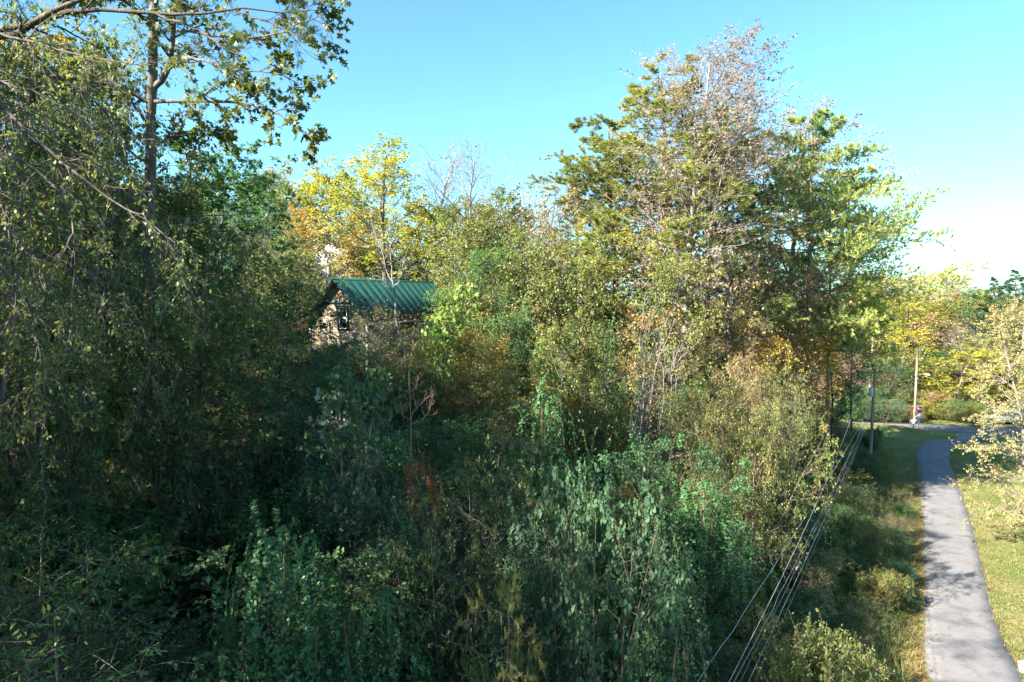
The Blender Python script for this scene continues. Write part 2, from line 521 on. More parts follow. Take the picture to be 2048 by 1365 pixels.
def foliate(G, P, g, per, size, tmpl, t0=.15, spread=.03, droop=.3, flat=.8, fwd=.5, jit_=.42, idx_rnd=None, sidemix=1.0):
    B = P.shape[0]
    idx = np.repeat(np.arange(B), per)
    t = t0 + (1 - t0) * g.random(B * per)
    pos, T = sample(P, idx, t)
    side = nrm(np.cross(T, g.normal(0, 1, T.shape)))
    ax = nrm(T * fwd + side * sidemix + np.array([0, 0, -droop]))
    nor = nrm(g.normal(0, 1, T.shape) * (1 - flat) + np.array([0, 0, 1.0]) * flat + 1e-3)
    pos = pos + side * spread * g.random((len(pos), 1))
    s = size * g.uniform(1 - jit_, 1 + jit_, len(pos))
    br = g.random(B)[idx] if idx_rnd is None else idx_rnd[idx]
    rnd = np.clip(.55 * br + .45 * g.random(len(pos)), 0, 1)
    leaves(G, pos, ax, nor, s, tmpl, rnd, g)

ROUND = lambda t: np.sqrt(np.clip(1 - (1.7 * t - .75) ** 2, .12, 1))
CONE = lambda t: np.clip(1.05 - t, .12, 1)
FLAT = lambda t: 1 + 0 * t
TOP = lambda t: .45 + .55 * np.sin(np.clip(t * 1.25, 0, 1) * 3.1)

class Model:
    pass

def finish(name, wood, crown, bark, leafm, wname='trunk', cname='crown', w=None):
    m = Model()
    m.wood = wood.mesh(name + '_' + wname, bark, True)
    m.crown = crown.mesh(name + '_' + cname, leafm) if crown is not None and crown.n else None
    allv = [np.vstack(wood.v)] + ([np.vstack(crown.v)] if m.crown else [])
    V = np.vstack(allv)
    m.h = float(np.percentile(V[:, 2], 99.8))
    m.w = float(np.percentile(V[:, 0], 99) - np.percentile(V[:, 0], 1))
    m.wname, m.cname = wname, cname
    m.tris = sum(len(me.loops) - 2 * len(me.polygons) for me in (m.wood, m.crown) if me)
    return m

def broadleaf(name, seed, h=12, r=.16, bark=BARK, leafm=None, n1=22, t0=.3, len1=4.0, ang1=1.0, g1=.12, shape=ROUND, n2=7, len2=1.6, n3=5, len3=.6,
              per=7, size=.11, tmpl=T_KITE, droop=.35, flat=.6, stems=1, lean=.04, wob=.1, g2=.02, g3=-.05, keep=1.0, wname='trunk', cname='crown', spread_stems=.35, top_only=None, k3=3):
    g = np.random.default_rng(seed)
    S = np.zeros((stems, 3)); S[:, :2] = g.normal(0, .12 * (stems > 1), (stems, 2))
    D = np.zeros((stems, 3)); D[:, 2] = 1
    D[:, :2] = g.normal(0, (lean if h < 20 else .008) if stems == 1 else spread_stems, (stems, 2))
    ln = h * (1 if stems == 1 else 1) * g.uniform(.75 if stems > 1 else 1, 1, stems)
    P0 = grow(S, D, ln, 14, wob * .45 if h < 20 else wob * .12, .03 if stems == 1 else .06, g)
    R0 = r * np.linspace(1, .12, 14)[None] ** .8 * g.uniform(.8, 1.1, (stems, 1))
    R0[:, 0] *= 1.35
    W, C = Geo(), Geo()
    W.add(*tubes(P0, R0, 8))
    P1, R1, L1, i1 = spawn(P0, R0, None, n1, t0, .98, ang1, .16, len1, shape, 9, wob, g1, g, rfac=.55, rend=.2)
    W.add(*tubes(P1, R1, 5))
    P2, R2, L2, i2 = spawn(P1, R1, L1, n2, .22, 1., .75, .2, len2, lambda t: 1.1 - .5 * t, 6, wob * 1.3, g2, g, rfac=.6, rend=.25)
    W.add(*tubes(P2, R2, 4))
    P3, R3, L3, i3 = spawn(P2, R2, L2, n3, .15, 1., .7, .25, len3, FLAT, 4, wob * 1.3, g3, g, rfac=.7, rend=.3)
    R3 = np.maximum(R3, .0045)
    W.add(*tubes(P3, R3, k3))
    br = g.random(len(P1))[i1[0] * 0 + np.arange(len(P1))][i2][i3] * .7 + g.random(len(P3)) * .3
    sel = np.ones(len(P3), bool) if keep >= 1 else g.random(len(P3)) < keep
    if top_only is not None:
        z = P3[:, 0, 2] / h
        sel &= g.random(len(P3)) < np.clip((z - top_only) / .2, .04, 1)
    if per:
        foliate(C, P3[sel], g, per, size, tmpl, droop=droop, flat=flat, idx_rnd=br[sel], spread=.05)
    return finish(name, W, C if per else None, bark, leafm, wname, cname)

def needles(G, pos, ax, m, ln, wd, spread, rnd, g):
    n = len(pos)
    d = nrm(ax[:, None] * 1.0 + g.normal(0, spread, (n, m, 3)))
    s = nrm(np.cross(d, g.normal(0, 1, (n, m, 3)))) * wd * .5
    l = ln * g.uniform(.7, 1.15, (n, m, 1))
    p = pos[:, None] + g.normal(0, .02, (n, m, 3))
    V = np.stack([p - s, p + s, p + d * l], 2).reshape(-1, 3)
    G.add(V, np.arange(len(V)).reshape(-1, 3), np.repeat(rnd, m * 3))

def pine(name, seed, h=28, r=.24, t0=.35, whorls=18, nb=5, len1=5, shape=CONE, g1=.1, ang=1.35, n2=9, len2=1.3, n3=4, len3=.5, m=16, nl=.22, nw=.02, sp=.55,
         bark=BARKP, leafm=None, plane=.6, wob=.07, late=1.0, start=.3, drop=.0, topw=.06, tq=0):
    g = np.random.default_rng(seed)
    P0 = grow(np.zeros((1, 3)), np.array([[.01, .01, 1.0]]), np.array([h]), 18, .018, .03, g)
    R0 = r * np.linspace(1, topw, 18)[None] ** .85
    W, C = Geo(), Geo()
    W.add(*tubes(P0, R0, 10))
    n = whorls * nb
    P1, R1, L1, _ = spawn(P0, R0, None, n, t0, .985, ang, .13, len1, shape, 10, wob, g1, g, rfac=.34, rend=.15, late=late, tq=tq)
    keep = g.random(n) > drop
    P1, R1, L1 = P1[keep], R1[keep], L1[keep]
    W.add(*tubes(P1, R1, 5))
    P2, R2, L2, i2 = spawn(P1, R1, L1, n2, start, 1., .8, .2, len2, lambda t: 1.1 - .55 * t, 6, wob * 1.3, .05, g, rfac=.55, rend=.3)
    k2 = g.random(len(P2)) < np.clip(L1[i2] / (.75 * L1.mean()), .15, 1)
    P2, R2, L2, i2 = P2[k2], R2[k2], L2[k2], i2[k2]
    D = P2 - P2[:, :1]; D[..., 2] *= plane; P2 = P2[:, :1] + D
    W.add(*tubes(P2, R2, 4))
    P3, R3, L3, i3 = spawn(P2, R2, L2, n3, .2, 1., .7, .2, len3, FLAT, 4, .12, .12, g, rfac=.7, rend=.4)
    W.add(*tubes(P3, np.maximum(R3, .005), 3))
    br = g.random(len(P1))[i2][i3]
    for t in (.45, .75, 1.0):
        pos, T = sample(P3, np.arange(len(P3)), np.full(len(P3), t) - g.random(len(P3)) * .15)
        needles(C, pos, nrm(T + np.array([0, 0, .15])), m, nl, nw, sp, np.clip(.5 * br + .5 * g.random(len(P3)), 0, 1), g)
    return finish(name, W, C, bark, leafm)

def vine_mound(name, seed, h=7.0, rt=.7, rb=1.9, ns=150, per=46, size=.085, leafm=None, tmpl=T_OVAL, fill=2500, lobes=5, shoots=14, lh=(.45, .9)):
    """a small tree wholly draped in hanging leafy vines: several overlapping domes of strands"""
    g = np.random.default_rng(seed)
    W, C = Geo(), Geo()
    ct = [(0., 0., h, rt)] + [(rb * .75 * math.cos(a_) * g.uniform(.5, 1.1), rb * .75 * math.sin(a_) * g.uniform(.5, 1.1), h * g.uniform(*lh), rt * g.uniform(.6, 1.1)) for a_ in np.arange(lobes) * 6.283 / max(lobes, 1) + g.random()]
    for (x_, y_, h_, r_) in ct:
        P0 = grow(np.zeros((1, 3)), np.array([[x_ / h_, y_ / h_, 1.]]), np.array([h_ * .97]), 8, .05, .02, g)
        W.add(*tubes(P0, .08 * np.linspace(1, .25, 8)[None], 6))
        n_ = int(ns * (1.6 if h_ == h else 1.0) / (lobes + 1.6))
        N = 12
        th = g.random(n_) * 6.283
        lump = 1 + .25 * np.sin(3 * th + g.random() * 6) + .2 * np.sin(5 * th + g.random() * 6)
        z0 = h_ * (1 - .5 * g.random(n_) ** 1.8)
        r0 = r_ * lump * (.1 + .9 * np.sqrt(np.clip((h_ - z0) / (h_ * .22), 0, 1)))
        ln = g.uniform(.2, .85, n_) * z0
        s = np.linspace(0, 1, N)
        z = z0[:, None] - ln[:, None] * (s[None] ** 1.5) + .22 * np.sin(s * 3.14)[None]
        r = r0[:, None] + r_ * .5 * lump[:, None] * (1 - z / h_) + .28 * np.sqrt(s)[None] + g.normal(0, .07, (n_, N)).cumsum(1) * .6
        a = th[:, None] + g.normal(0, .07, (n_, N)).cumsum(1)
        P = np.stack([x_ * (z / h_ * .3 + .7) + r * np.cos(a), y_ * (z / h_ * .3 + .7) + r * np.sin(a), np.maximum(z, .05)], -1)
        if h_ == h and shoots:
            sh = grow(P[:shoots, 2], nrm(g.normal(0, .6, (shoots, 3)) + [0, 0, .7]), g.uniform(.4, 1.1, shoots), N, .12, -.25, g)
            P = np.concatenate([P, sh])
        n_ = len(P)
        W.add(*tubes(P, np.full((n_, N), .006), 3))
        idx = np.repeat(np.arange(n_), per)
        t = (np.tile(np.arange(per), n_) + g.random(n_ * per)) / per
        pos, T = sample(P, idx, t)
        out = pos - np.array([x_, y_, 0]); out[:, 2] = .6; out = nrm(out)
        sgn = np.where(np.tile(np.arange(per), n_) % 2 == 0, 1., -1.)[:, None]
        side = nrm(np.cross(T, out)) * sgn
        ax = nrm(side + T * .35 + g.normal(0, .35, T.shape) + np.array([0, 0, -.25]))
        nor = nrm(out + g.normal(0, .4, T.shape))
        rn = np.clip(.6 * g.random(n_)[idx] + .4 * g.random(len(idx)), 0, 1)
        leaves(C, pos + out * .02, ax, nor, size * g.uniform(.65, 1.3, len(idx)), tmpl, rn, g)
        fi = fill // (lobes + 1)
        zz = h_ * .92 * g.random(fi) ** .8; th2 = g.random(fi) * 6.283
        rr = r_ * 1.2 * np.sqrt(g.random(fi))
        pos = np.stack([x_ + rr * np.cos(th2), y_ + rr * np.sin(th2), zz], -1)
        leaves(C, pos, nrm(g.normal(0, 1, pos.shape)), nrm(g.normal(0, 1, pos.shape) + [0, 0, 1]), size * 1.5 * g.uniform(.7, 1.3, fi), T_KITE, g.random(fi) * .6, g)
    return finish(name, W, C, STEM, leafm, 'stems', 'foliage')

MOD = {}
SHR = dict(wname='stems', cname='foliage', stems=7, bark=STEM)
MOD['shrub_dark'] = broadleaf('shrub_dark', 11, h=4.2, r=.035, leafm=L['dark'], n1=10, t0=.12, len1=1.4, ang1=.9, n2=6, len2=.75, n3=4, len3=.4, per=7, size=.1, tmpl=T_OVAL, g1=.05, **SHR)
MOD['shrub_green'] = broadleaf('shrub_green', 12, h=4.0, r=.03, leafm=L['green'], n1=10, t0=.15, len1=1.5, ang1=.8, n2=6, len2=.8, n3=4, len3=.4, per=7, size=.095, tmpl=T_OVAL, g1=.0, droop=.6, **SHR)
MOD['shrub_arch'] = broadleaf('shrub_arch', 13, h=4.4, r=.03, leafm=L['elm'], n1=9, t0=.2, len1=2.3, ang1=.75, g1=-.28, n2=7, len2=.9, n3=4, len3=.4, per=5, size=.1, tmpl=T_LONG, droop=.7, wname='stems', cname='foliage', stems=7, bark=BARK)
MOD['shrub_big'] = broadleaf('shrub_big', 14, h=4.2, r=.04, leafm=L['blue'], n1=9, t0=.15, len1=1.4, ang1=.9, n2=5, len2=.8, n3=4, len3=.4, per=5, size=.14, tmpl=T_HEART, droop=.5, **SHR)
MOD['shrub_fine'] = broadleaf('shrub_fine', 15, h=3.2, r=.022, leafm=L['blue'], n1=11, t0=.1, len1=1.2, ang1=.8, n2=5, len2=.6, n3=5, len3=.32, per=8, size=.07, tmpl=T_KITE, g1=.05, **SHR)
MOD['shrub_tan'] = broadleaf('shrub_tan', 16, h=4.2, r=.03, leafm=L['tan'], n1=12, t0=.15, len1=1.5, ang1=.75, n2=7, len2=.8, n3=4, len3=.4, per=4, size=.095, tmpl=T_KITE, g1=.08, wname='stems', cname='foliage', stems=6, bark=BARKL)
MOD['tree_olive'] = broadleaf('tree_olive', 21, h=9, r=.09, leafm=L['olive'], n1=22, t0=.2, len1=2.5, n2=7, len2=1.2, n3=5, len3=.5, per=7, size=.13, stems=2, spread_stems=.13, bark=BARK)
MOD['tree_mix'] = broadleaf('tree_mix', 22, h=10, r=.11, leafm=L['green'], n1=26, t0=.22, len1=3.0, n2=7, len2=1.2, n3=5, len3=.55, per=9, size=.13, tmpl=T_KITE, bark=BARK)
MOD['tree_maple'] = broadleaf('tree_maple', 23, h=12, r=.13, leafm=L['green'], n1=26, t0=.18, len1=3.6, n2=7, len2=1.5, n3=5, len3=.6, per=6, size=.15, tmpl=T_LOBED, bark=BARKD, g1=.08, flat=.75)
MOD['tree_sparse'] = broadleaf('tree_sparse', 24, h=10, r=.08, leafm=L['olive'], n1=24, t0=.3, len1=2.6, ang1=.75, n2=7, len2=1.2, n3=4, len3=.5, per=3, size=.12, bark=BARK, g1=.12, wob=.13)
MOD['tree_yellow'] = broadleaf('tree_yellow', 25, h=15, r=.14, leafm=L['yellow'], n1=26, t0=.3, len1=3.8, ang1=.8, n2=7, len2=1.5, n3=5, len3=.6, per=6, size=.15, bark=BARKD, shape=TOP)
MOD['tree_far'] = broadleaf('tree_far', 26, h=11, r=.13, leafm=L['yellow'], n1=24, t0=.15, len1=3.6, n2=7, len2=1.4, n3=5, len3=.6, per=7, size=.19, bark=BARK)
MOD['tree_far_b'] = broadleaf('tree_far_b', 27, h=11, r=.13, leafm=L['gold'], n1=20, t0=.12, len1=3.9, n2=8, len2=1.5, n3=5, len3=.6, per=6, size=.2, bark=BARK, wob=.14)
MOD['bare'] = broadleaf('bare', 31, h=12, r=.09, leafm=L['pale'], n1=26, t0=.35, len1=3.6, ang1=.55, g1=.15, n2=7, len2=1.5, n3=4, len3=.6, per=1, keep=.12, size=.13, bark=BARKL, shape=TOP)
MOD['bare_sapling'] = broadleaf('bare_sapling', 32, h=7, r=.06, leafm=None, n1=11, t0=.3, len1=2.0, ang1=.6, g1=.1, n2=5, len2=.8, n3=3, len3=.35, per=0, bark=BARKL, wob=.16)
MOD['poplar_tall'] = broadleaf('poplar_tall', 33, h=31, r=.26, leafm=L['pale'], n1=44, t0=.36, len1=6.6, ang1=.66, g1=.13, n2=9, len2=2.4, n3=6, len3=.8, per=10, size=.12, keep=.85, tmpl=T_KITE, bark=BARKL, shape=lambda t: np.interp(t, [0, .3, .7, 1], [.7, 1, .9, .45]), wob=.1)
MOD['poplar_b'] = broadleaf('poplar_b', 34, h=26, r=.22, leafm=L['tan'], n1=30, t0=.3, len1=6.0, ang1=.7, g1=.12, n2=9, len2=2.2, n3=7, len3=.8, per=7, size=.13, keep=.7, tmpl=T_KITE, bark=BARKL, shape=TOP)
MOD['pine_clump'] = pine('pine_clump', 41, h=27, r=.26, t0=.4, whorls=17, nb=4, len1=5.6, shape=lambda t: np.clip(1.02 - t ** 1.8, .3, 1), g1=.12, ang=1.1, n2=8, len2=1.5, n3=5, len3=.5, m=16, nl=.26, nw=.035, sp=.75, leafm=L['pine'], plane=1.0, wob=.12, drop=.15, start=.35)
MOD['pine_white'] = pine('pine_white', 42, h=28, r=.3, t0=.34, whorls=11, nb=6, len1=10.5, shape=lambda t: np.interp(t, [0, .3, .6, 1], [.7, 1, .66, .1]), g1=.08, ang=1.42, n2=18, len2=2.3, n3=5, len3=.65, m=10, nl=.3, nw=.05, sp=.5, leafm=L['wpine'], plane=.28, wob=.05, drop=.06, start=.12, tq=11)
MOD['pine_far'] = pine('pine_far', 43, h=14, r=.16, t0=.12, whorls=12, nb=5, len1=3.6, shape=CONE, g1=.06, n2=7, len2=1.1, n3=4, len3=.4, m=7, nl=.3, nw=.05, sp=.7, leafm=L['fpine'], plane=.6)
MOD['cedar'] = pine('cedar', 44, h=7, r=.07, t0=.3, whorls=8, nb=4, len1=1.5, shape=FLAT, g1=-.2, n2=7, len2=.5, n3=4, len3=.22, m=8, nl=.1, nw=.012, sp=.5, leafm=L['fpine'], plane=.7)
MOD['mound'] = vine_mound('mound', 51, h=7.4, rt=.9, rb=1.5, ns=240, per=46, leafm=L['vine'], fill=4000, lh=(.55, .93), shoots=9)
MOD['mound_b'] = vine_mound('mound_b', 52, h=8.6, rt=1.2, rb=1.5, ns=270, per=44, size=.095, leafm=L['vine'], fill=5000, lh=(.7, .96), shoots=8)
MOD['column'] = vine_mound('column', 53, h=8.0, rt=.5, rb=.9, ns=110, per=36, size=.11, leafm=L['vine'], fill=1800, lobes=4, shoots=10)
MOD['thick_a'] = broadleaf('thick_a', 54, h=8, r=.06, leafm=L['dark'], n1=15, t0=.12, len1=2.0, ang1=.95, n2=7, len2=.95, n3=5, len3=.4, per=7, size=.085, tmpl=T_OVAL, stems=4, spread_stems=.16, bark=STEM, wname='stems', cname='foliage', g1=.0, droop=.5)
MOD['thick_b'] = broadleaf('thick_b', 55, h=8, r=.06, leafm=L['elm'], n1=15, t0=.15, len1=2.4, ang1=.8, n2=7, len2=1.0, n3=4, len3=.4, per=5, size=.1, tmpl=T_LONG, stems=4, spread_stems=.2, bark=BARK, wname='stems', cname='foliage', g1=-.2, g2=-.12, droop=.7)
MOD['thick_c'] = broadleaf('thick_c', 56, h=8.5, r=.06, leafm=L['blue'], n1=13, t0=.12, len1=2.0, ang1=.95, n2=6, len2=.95, n3=4, len3=.4, per=7, size=.095, tmpl=T_HEART, stems=4, spread_stems=.17, bark=STEM, wname='stems', cname='foliage', droop=.5, flat=.5)
MOD['sap_silver'] = broadleaf('sap_silver', 57, h=9, r=.06, leafm=L['silver'], n1=16, t0=.35, len1=1.5, ang1=.6, n2=5, len2=.7, n3=4, len3=.35, per=5, keep=.6, size=.13, tmpl=T_LOBED, stems=2, spread_stems=.07, bark=BARKL, wname='stems', cname='foliage', g1=.12)
MOD['sap_heart'] = broadleaf('sap_heart', 58, h=7.6, r=.05, leafm=L['bright'], n1=12, t0=.5, len1=1.5, ang1=.7, n2=4, len2=.7, n3=2, len3=.35, per=3, size=.22, tmpl=T_HEART, stems=3, spread_stems=.12, bark=BARK, wname='stems', cname='foliage', droop=1.0, g1=.15)

print('unique plant triangles', sum(m.tris for m in MOD.values()), {k: (m.tris, round(m.h, 1), round(m.w, 1)) for k, m in MOD.items()})

NAMES = {}
def put_at(model, name, label, cat, X, Y, sxy, sz, rot=None, leafm=None, bark=None, group=None, tilt=(0, 0), zoff=-.1):
    m = MOD[model] if isinstance(model, str) else model
    o = empty(name, (X, Y, float(terrain(X, Y)) + zoff))
    o.rotation_euler = (tilt[0], tilt[1], random.random() * 6.283 if rot is None else rot)
    o.scale = (sxy, sxy, sz)
    tag(o, label, cat, group)
    parts = [(m.wname, m.wood, bark), (m.cname, m.crown, leafm)]
    for n, me, mt in parts:
        if me is None:
            continue
        c = obj(n, me, o)
        if mt is not None and c.material_slots:
            c.material_slots[0].link = 'OBJECT'
            c.material_slots[0].material = mt
    return o

def put(model, name, label, cat, px, Y, top, wpx=None, **kw):
    m = MOD[model] if isinstance(model, str) else model
    z = 6.0
    for _ in range(4):
        X = pix_x(px, Y, z); z = float(terrain(X, Y))
    sz = (pix_z(top, Y) - z) / m.h
    sxy = sz if wpx is None else wpx * Y / F / m.w
    return put_at(m, name, label, cat, X, Y, sxy, sz, **kw)

# ------------------------------------------------------------------ the green-roofed cabin
def paint(name, col, rough=.5, spec=.4, metallic=0.0, var=.12, scale=3.0):
    a = tuple(c * (1 - var) for c in col); b = tuple(min(1, c * (1 + var)) for c in col)
    return noise_mat(name, [(.3, a), (.7, b)], scale, rough=rough, spec=spec, metallic=metallic)
WALL = noise_mat('tan_wall', [(.25, (.1, .075, .05)), (.45, (.2, .16, .11)), (.7, (.27, .22, .155))], 1.3, rough=.85, bump=.25, bump_scale=14, stretch=(1, 1, .5))
ROOFG = noise_mat('green_metal_roof', [(.3, (.004, .04, .033)), (.55, (.006, .06, .048)), (.7, (.012, .07, .055)), (.85, (.05, .06, .04))], .8, rough=.52, spec=.4, stretch=(1, 1, .4))
TRIMG = paint('dark_green_trim', (.012, .035, .035), .5)
WHITEP = paint('white_paint', (.72, .72, .7), .5)
DARKGLASS, _nt, _p = new_mat('dark_window_glass')
_p.inputs['Base Color'].default_value = (.012, .016, .02, 1); _p.inputs['Roughness'].default_value = .08; _p.inputs['Specular IOR Level'].default_value = .6
GALV = paint('galvanised_metal', (.2, .21, .22), .55, .5, .3)
RUSTLEAF = leaf_mat('leaf_gutter', [(0, (.1, .04, .02)), (.5, (.2, .09, .04)), (1, (.28, .15, .06))], .2)

HX, HY = pix_x(666, 44, 17), 44.0
ZR, ZE, HW, RL = pix_z(557, 44) , pix_z(646, 43), 2.62, 13.4
HZ = 8.6
zr, ze = ZR - HZ, ZE - HZ
cab = empty('cabin', (HX, HY, HZ), R(-22))
tag(cab, 'tan cabin with steep green metal roof half hidden by trees', 'house')
ww, y0, y1 = 2.25, .45, RL - .45
slope = (zr - ze) / HW
zw = zr - slope * ww - .1                      # wall top below the roof
G = Geo(); G.prism([(-ww, y0, 0), (ww, y0, 0), (ww, y0, zw), (0, y0, zr - .14), (-ww, y0, zw)], (0, y0, 0), (0, y1, 0))
wall = obj('wall', G.mesh('cabin_wall', WALL), cab)
G = Geo(); G.box((0, y0 - .03, zw + .95), (2 * (ww - (.95 + .1) / slope) - .1, .05, .11))
obj('gable_band', G.mesh('gable_band', TRIMG), cab)
for s in (-1, 1):
    G = Geo(); G.box((s * (ww - .05), y0 - .025, zw / 2), (.16, .05, zw)); obj('corner_board', G.mesh('corner_board', paint('corner_grey', (.26, .28, .27))), cab)
# window: dark trim, white sashes, two panes
wx, wz, wW, wH = .42, pix_z(637, 43.8) - HZ, .74, 1.5
G = Geo(); t = .085
for c, s in (((wx - wW / 2, 0, wz), (t, .07, wH + t)), ((wx + wW / 2, 0, wz), (t, .07, wH + t)), ((wx, 0, wz + wH / 2), (wW - t, .066, t)), ((wx, 0, wz - wH / 2), (wW - t, .066, t))):
    G.box((c[0], y0 - .035, c[2]), s)
win = obj('window', G.mesh('window_trim', TRIMG), cab)
for k in (0, 1):
    zc = wz + (.36 if k == 0 else -.36); G = Geo(); q = .05; sw, sh = wW - t, wH / 2 - .05; yy = y0 - (.012 if k else .026)
    for c, s in (((wx - sw / 2 + q / 2, zc), (q, sh)), ((wx + sw / 2 - q / 2, zc), (q, sh)), ((wx, zc + sh / 2 - q / 2), (sw - 2 * q, q)), ((wx, zc - sh / 2 + q / 2), (sw - 2 * q, q))):
        G.box((c[0], yy, c[1]), (s[0], .03, s[1]))
    obj('sash', G.mesh('sash', WHITEP), win)
    G = Geo(); G.box((wx, yy + .008, zc), (sw - 2 * q + .01, .012, sh - 2 * q + .01)); obj('pane', G.mesh('pane', DARKGLASS), win)
# roof deck with dark rake boards
G = Geo(); th = .07
for s in (-1, 1):
    G.prism([(0, .02, zr - .02), (s * HW, .02, ze - .02), (s * HW, .02, ze - .02 - th), (0, .02, zr - .02 - th)], (0, 0, 0), (0, RL - .04, 0))
roof = obj('roof', G.mesh('roof_deck', noise_mat('roof_deck', [(.3, (.12, .08, .05)), (.7, (.2, .14, .09))], 5)), cab)
for yb in (0.0, RL):
    for s in (-1, 1):
        G = Geo(); G.prism([(0, 0, zr + .01), (s * (HW + .01), 0, ze + .01), (s * (HW + .01), 0, ze - .18), (0, 0, zr - .2)], (0, 0, 0), (0, .045, 0))
        o = obj('rake_board', G.mesh('rake_board', TRIMG), roof); o.location.y = yb - .045 if yb == 0 else yb
sl = math.hypot(HW, zr - ze); pw = RL / 15
G = Geo()
G.box((0, sl / 2, .012), (pw - .012, sl, .018))
for k in range(4):
    xr = -pw / 2 + pw * (k + .5) / 4
    G.prism([(xr - .03, 0, .021), (xr + .03, 0, .021), (xr + .016, 0, .05), (xr - .016, 0, .05)], (0, 0, 0), (0, sl, 0))
pm = G.mesh('roof_panel', ROOFG)
pit = math.atan2(zr - ze, HW)
for s in (1, -1):
    for k in range(15):
        o = obj('roof_panel', pm, roof)
        yc = pw * (k + .5)
        # panel x runs along the ridge, panel y down the slope
        ex = Vector((0, s, 0)); ey = Vector((s * math.cos(pit), 0, -math.sin(pit))); ez = ex.cross(ey)
        if ez.z < 0: ex = -ex; ez = ex.cross(ey)
        M = Matrix((ex, ey, ez)).transposed().to_4x4()
        M.translation = Vector((0, yc, zr)) + ez * .004
        o.matrix_local = M
G = Geo(); G.prism([(-.16, -.02, zr - .12), (0, -.02, zr + .075), (.16, -.02, zr - .12), (.13, -.02, zr - .12), (0, -.02, zr + .05), (-.13, -.02, zr - .12)], (0, 0, 0), (0, RL + .04, 0))
obj('ridge_cap', G.mesh('ridge_cap', ROOFG), roof)
for s in (-1, 1):
    G = Geo(); xg = s * (HW + .07)
    G.prism([(xg - .06, 0, ze - .03), (xg - .06, 0, ze - .15), (xg + .06, 0, ze - .15), (xg + .06, 0, ze - .03), (xg + .05, 0, ze - .03), (xg + .05, 0, ze - .14), (xg - .05, 0, ze - .14), (xg - .05, 0, ze - .03)], (0, 0, 0), (0, RL, 0))
    gut = obj('gutter', G.mesh('gutter', GALV), roof)
    g = np.random.default_rng(5); n = 900
    pos = np.stack([xg - s * g.random(n) ** 2 * .35, g.random(n) * RL, np.zeros(n)], -1)
    pos[:170, 0] = s * HW * g.random(170) ** .6
    pos[:, 2] = np.where(np.abs(pos[:, 0]) < HW, zr - slope * np.abs(pos[:, 0]) + .06, ze - .05) + g.random(n) * .06
    G = Geo(); leaves(G, pos, nrm(g.normal(0, 1, (n, 3))), nrm(g.normal(0, .4, (n, 3)) + [0, 0, 1]), g.uniform(.06, .13, n), T_KITE, g.random(n), g)
    tag(obj('fallen_leaves', G.mesh('gutter_leaves', RUSTLEAF), gut), kind='stuff')
G = Geo(); G.tube([(ww + .06, y0 + .15, ze - .1), (ww + .06, y0 + .12, ze - .5), (ww + .06, y0 + .12, .3)], .04, 8); obj('downpipe', G.mesh('downpipe', GALV), cab)
G = Geo(); G.box((ww + .02, 7.2, zw * .45), (.05, .95, 2.0)); obj('door', G.mesh('cabin_door', TRIMG), cab)

# ------------------------------------------------------------------ pale-roofed house up the slope
bx, by = pix_x(648, 80, 21), 80.0
bz = float(terrain(bx, by)) - .5
bh = empty('hillside_house', (bx, by, bz), R(-35))
tag(bh, 'grey house with a white roof glimpsed through trees above the cabin', 'house')
e_, r_ = pix_z(512, 80) - bz, pix_z(488, 80) - bz
GREYW = paint('grey_siding', (.3, .27, .27), .8)
WROOF = paint('white_roof', (.75, .74, .72), .6)
G = Geo(); G.prism([(-2.6, 0, 0), (2.6, 0, 0), (2.6, 0, e_), (0, 0, r_ - .1), (-2.6, 0, e_)], (0, 0, 0), (0, 9, 0)); obj('wall', G.mesh('grey_wall', GREYW), bh)
G = Geo()
for s in (-1, 1):
    G.prism([(0, -.4, r_), (s * 3.1, -.4, e_ - .2), (s * 3.1, -.4, e_ - .32), (0, -.4, r_ - .12)], (0, 0, 0), (0, 9.8, 0))
rf = obj('roof', G.mesh('white_roof', WROOF), bh)
G = Geo(); G.box((.3, 3, r_ + .2), (.55, .55, 1.1)); G.box((.3, 3, r_ + .78), (.68, .68, .1)); obj('chimney', G.mesh('chimney', paint('dark_brick', (.09, .06, .05), .9)), rf)
for xx in (-1.2, 1.2):
    G = Geo(); G.box((xx, -.03, e_ - 1.5), (.9, .05, 1.2)); w_ = obj('window', G.mesh('house_window', WHITEP), bh)
    G = Geo(); G.box((xx, -.062, e_ - 1.5), (.76, .012, 1.06)); obj('pane', G.mesh('house_pane', DARKGLASS), w_)

# pale concrete drive leaving the lane at the bottom right
dq = [ground_pt(2034, 1322), ground_pt(2140, 1316), ground_pt(2190, 1350), ground_pt(2040, 1346)]
G = Geo(); G.prism([(x, y, .03) for x, y in dq][::-1], (0, 0, 0), (0, 0, -.2))
tag(obj('driveway', G.mesh('driveway', noise_mat('pale_concrete', [(.3, (.4, .38, .34)), (.7, (.55, .53, .48))], 3, bump=.3))), 'pale concrete drive joining the lane at the bottom right', kind='structure')

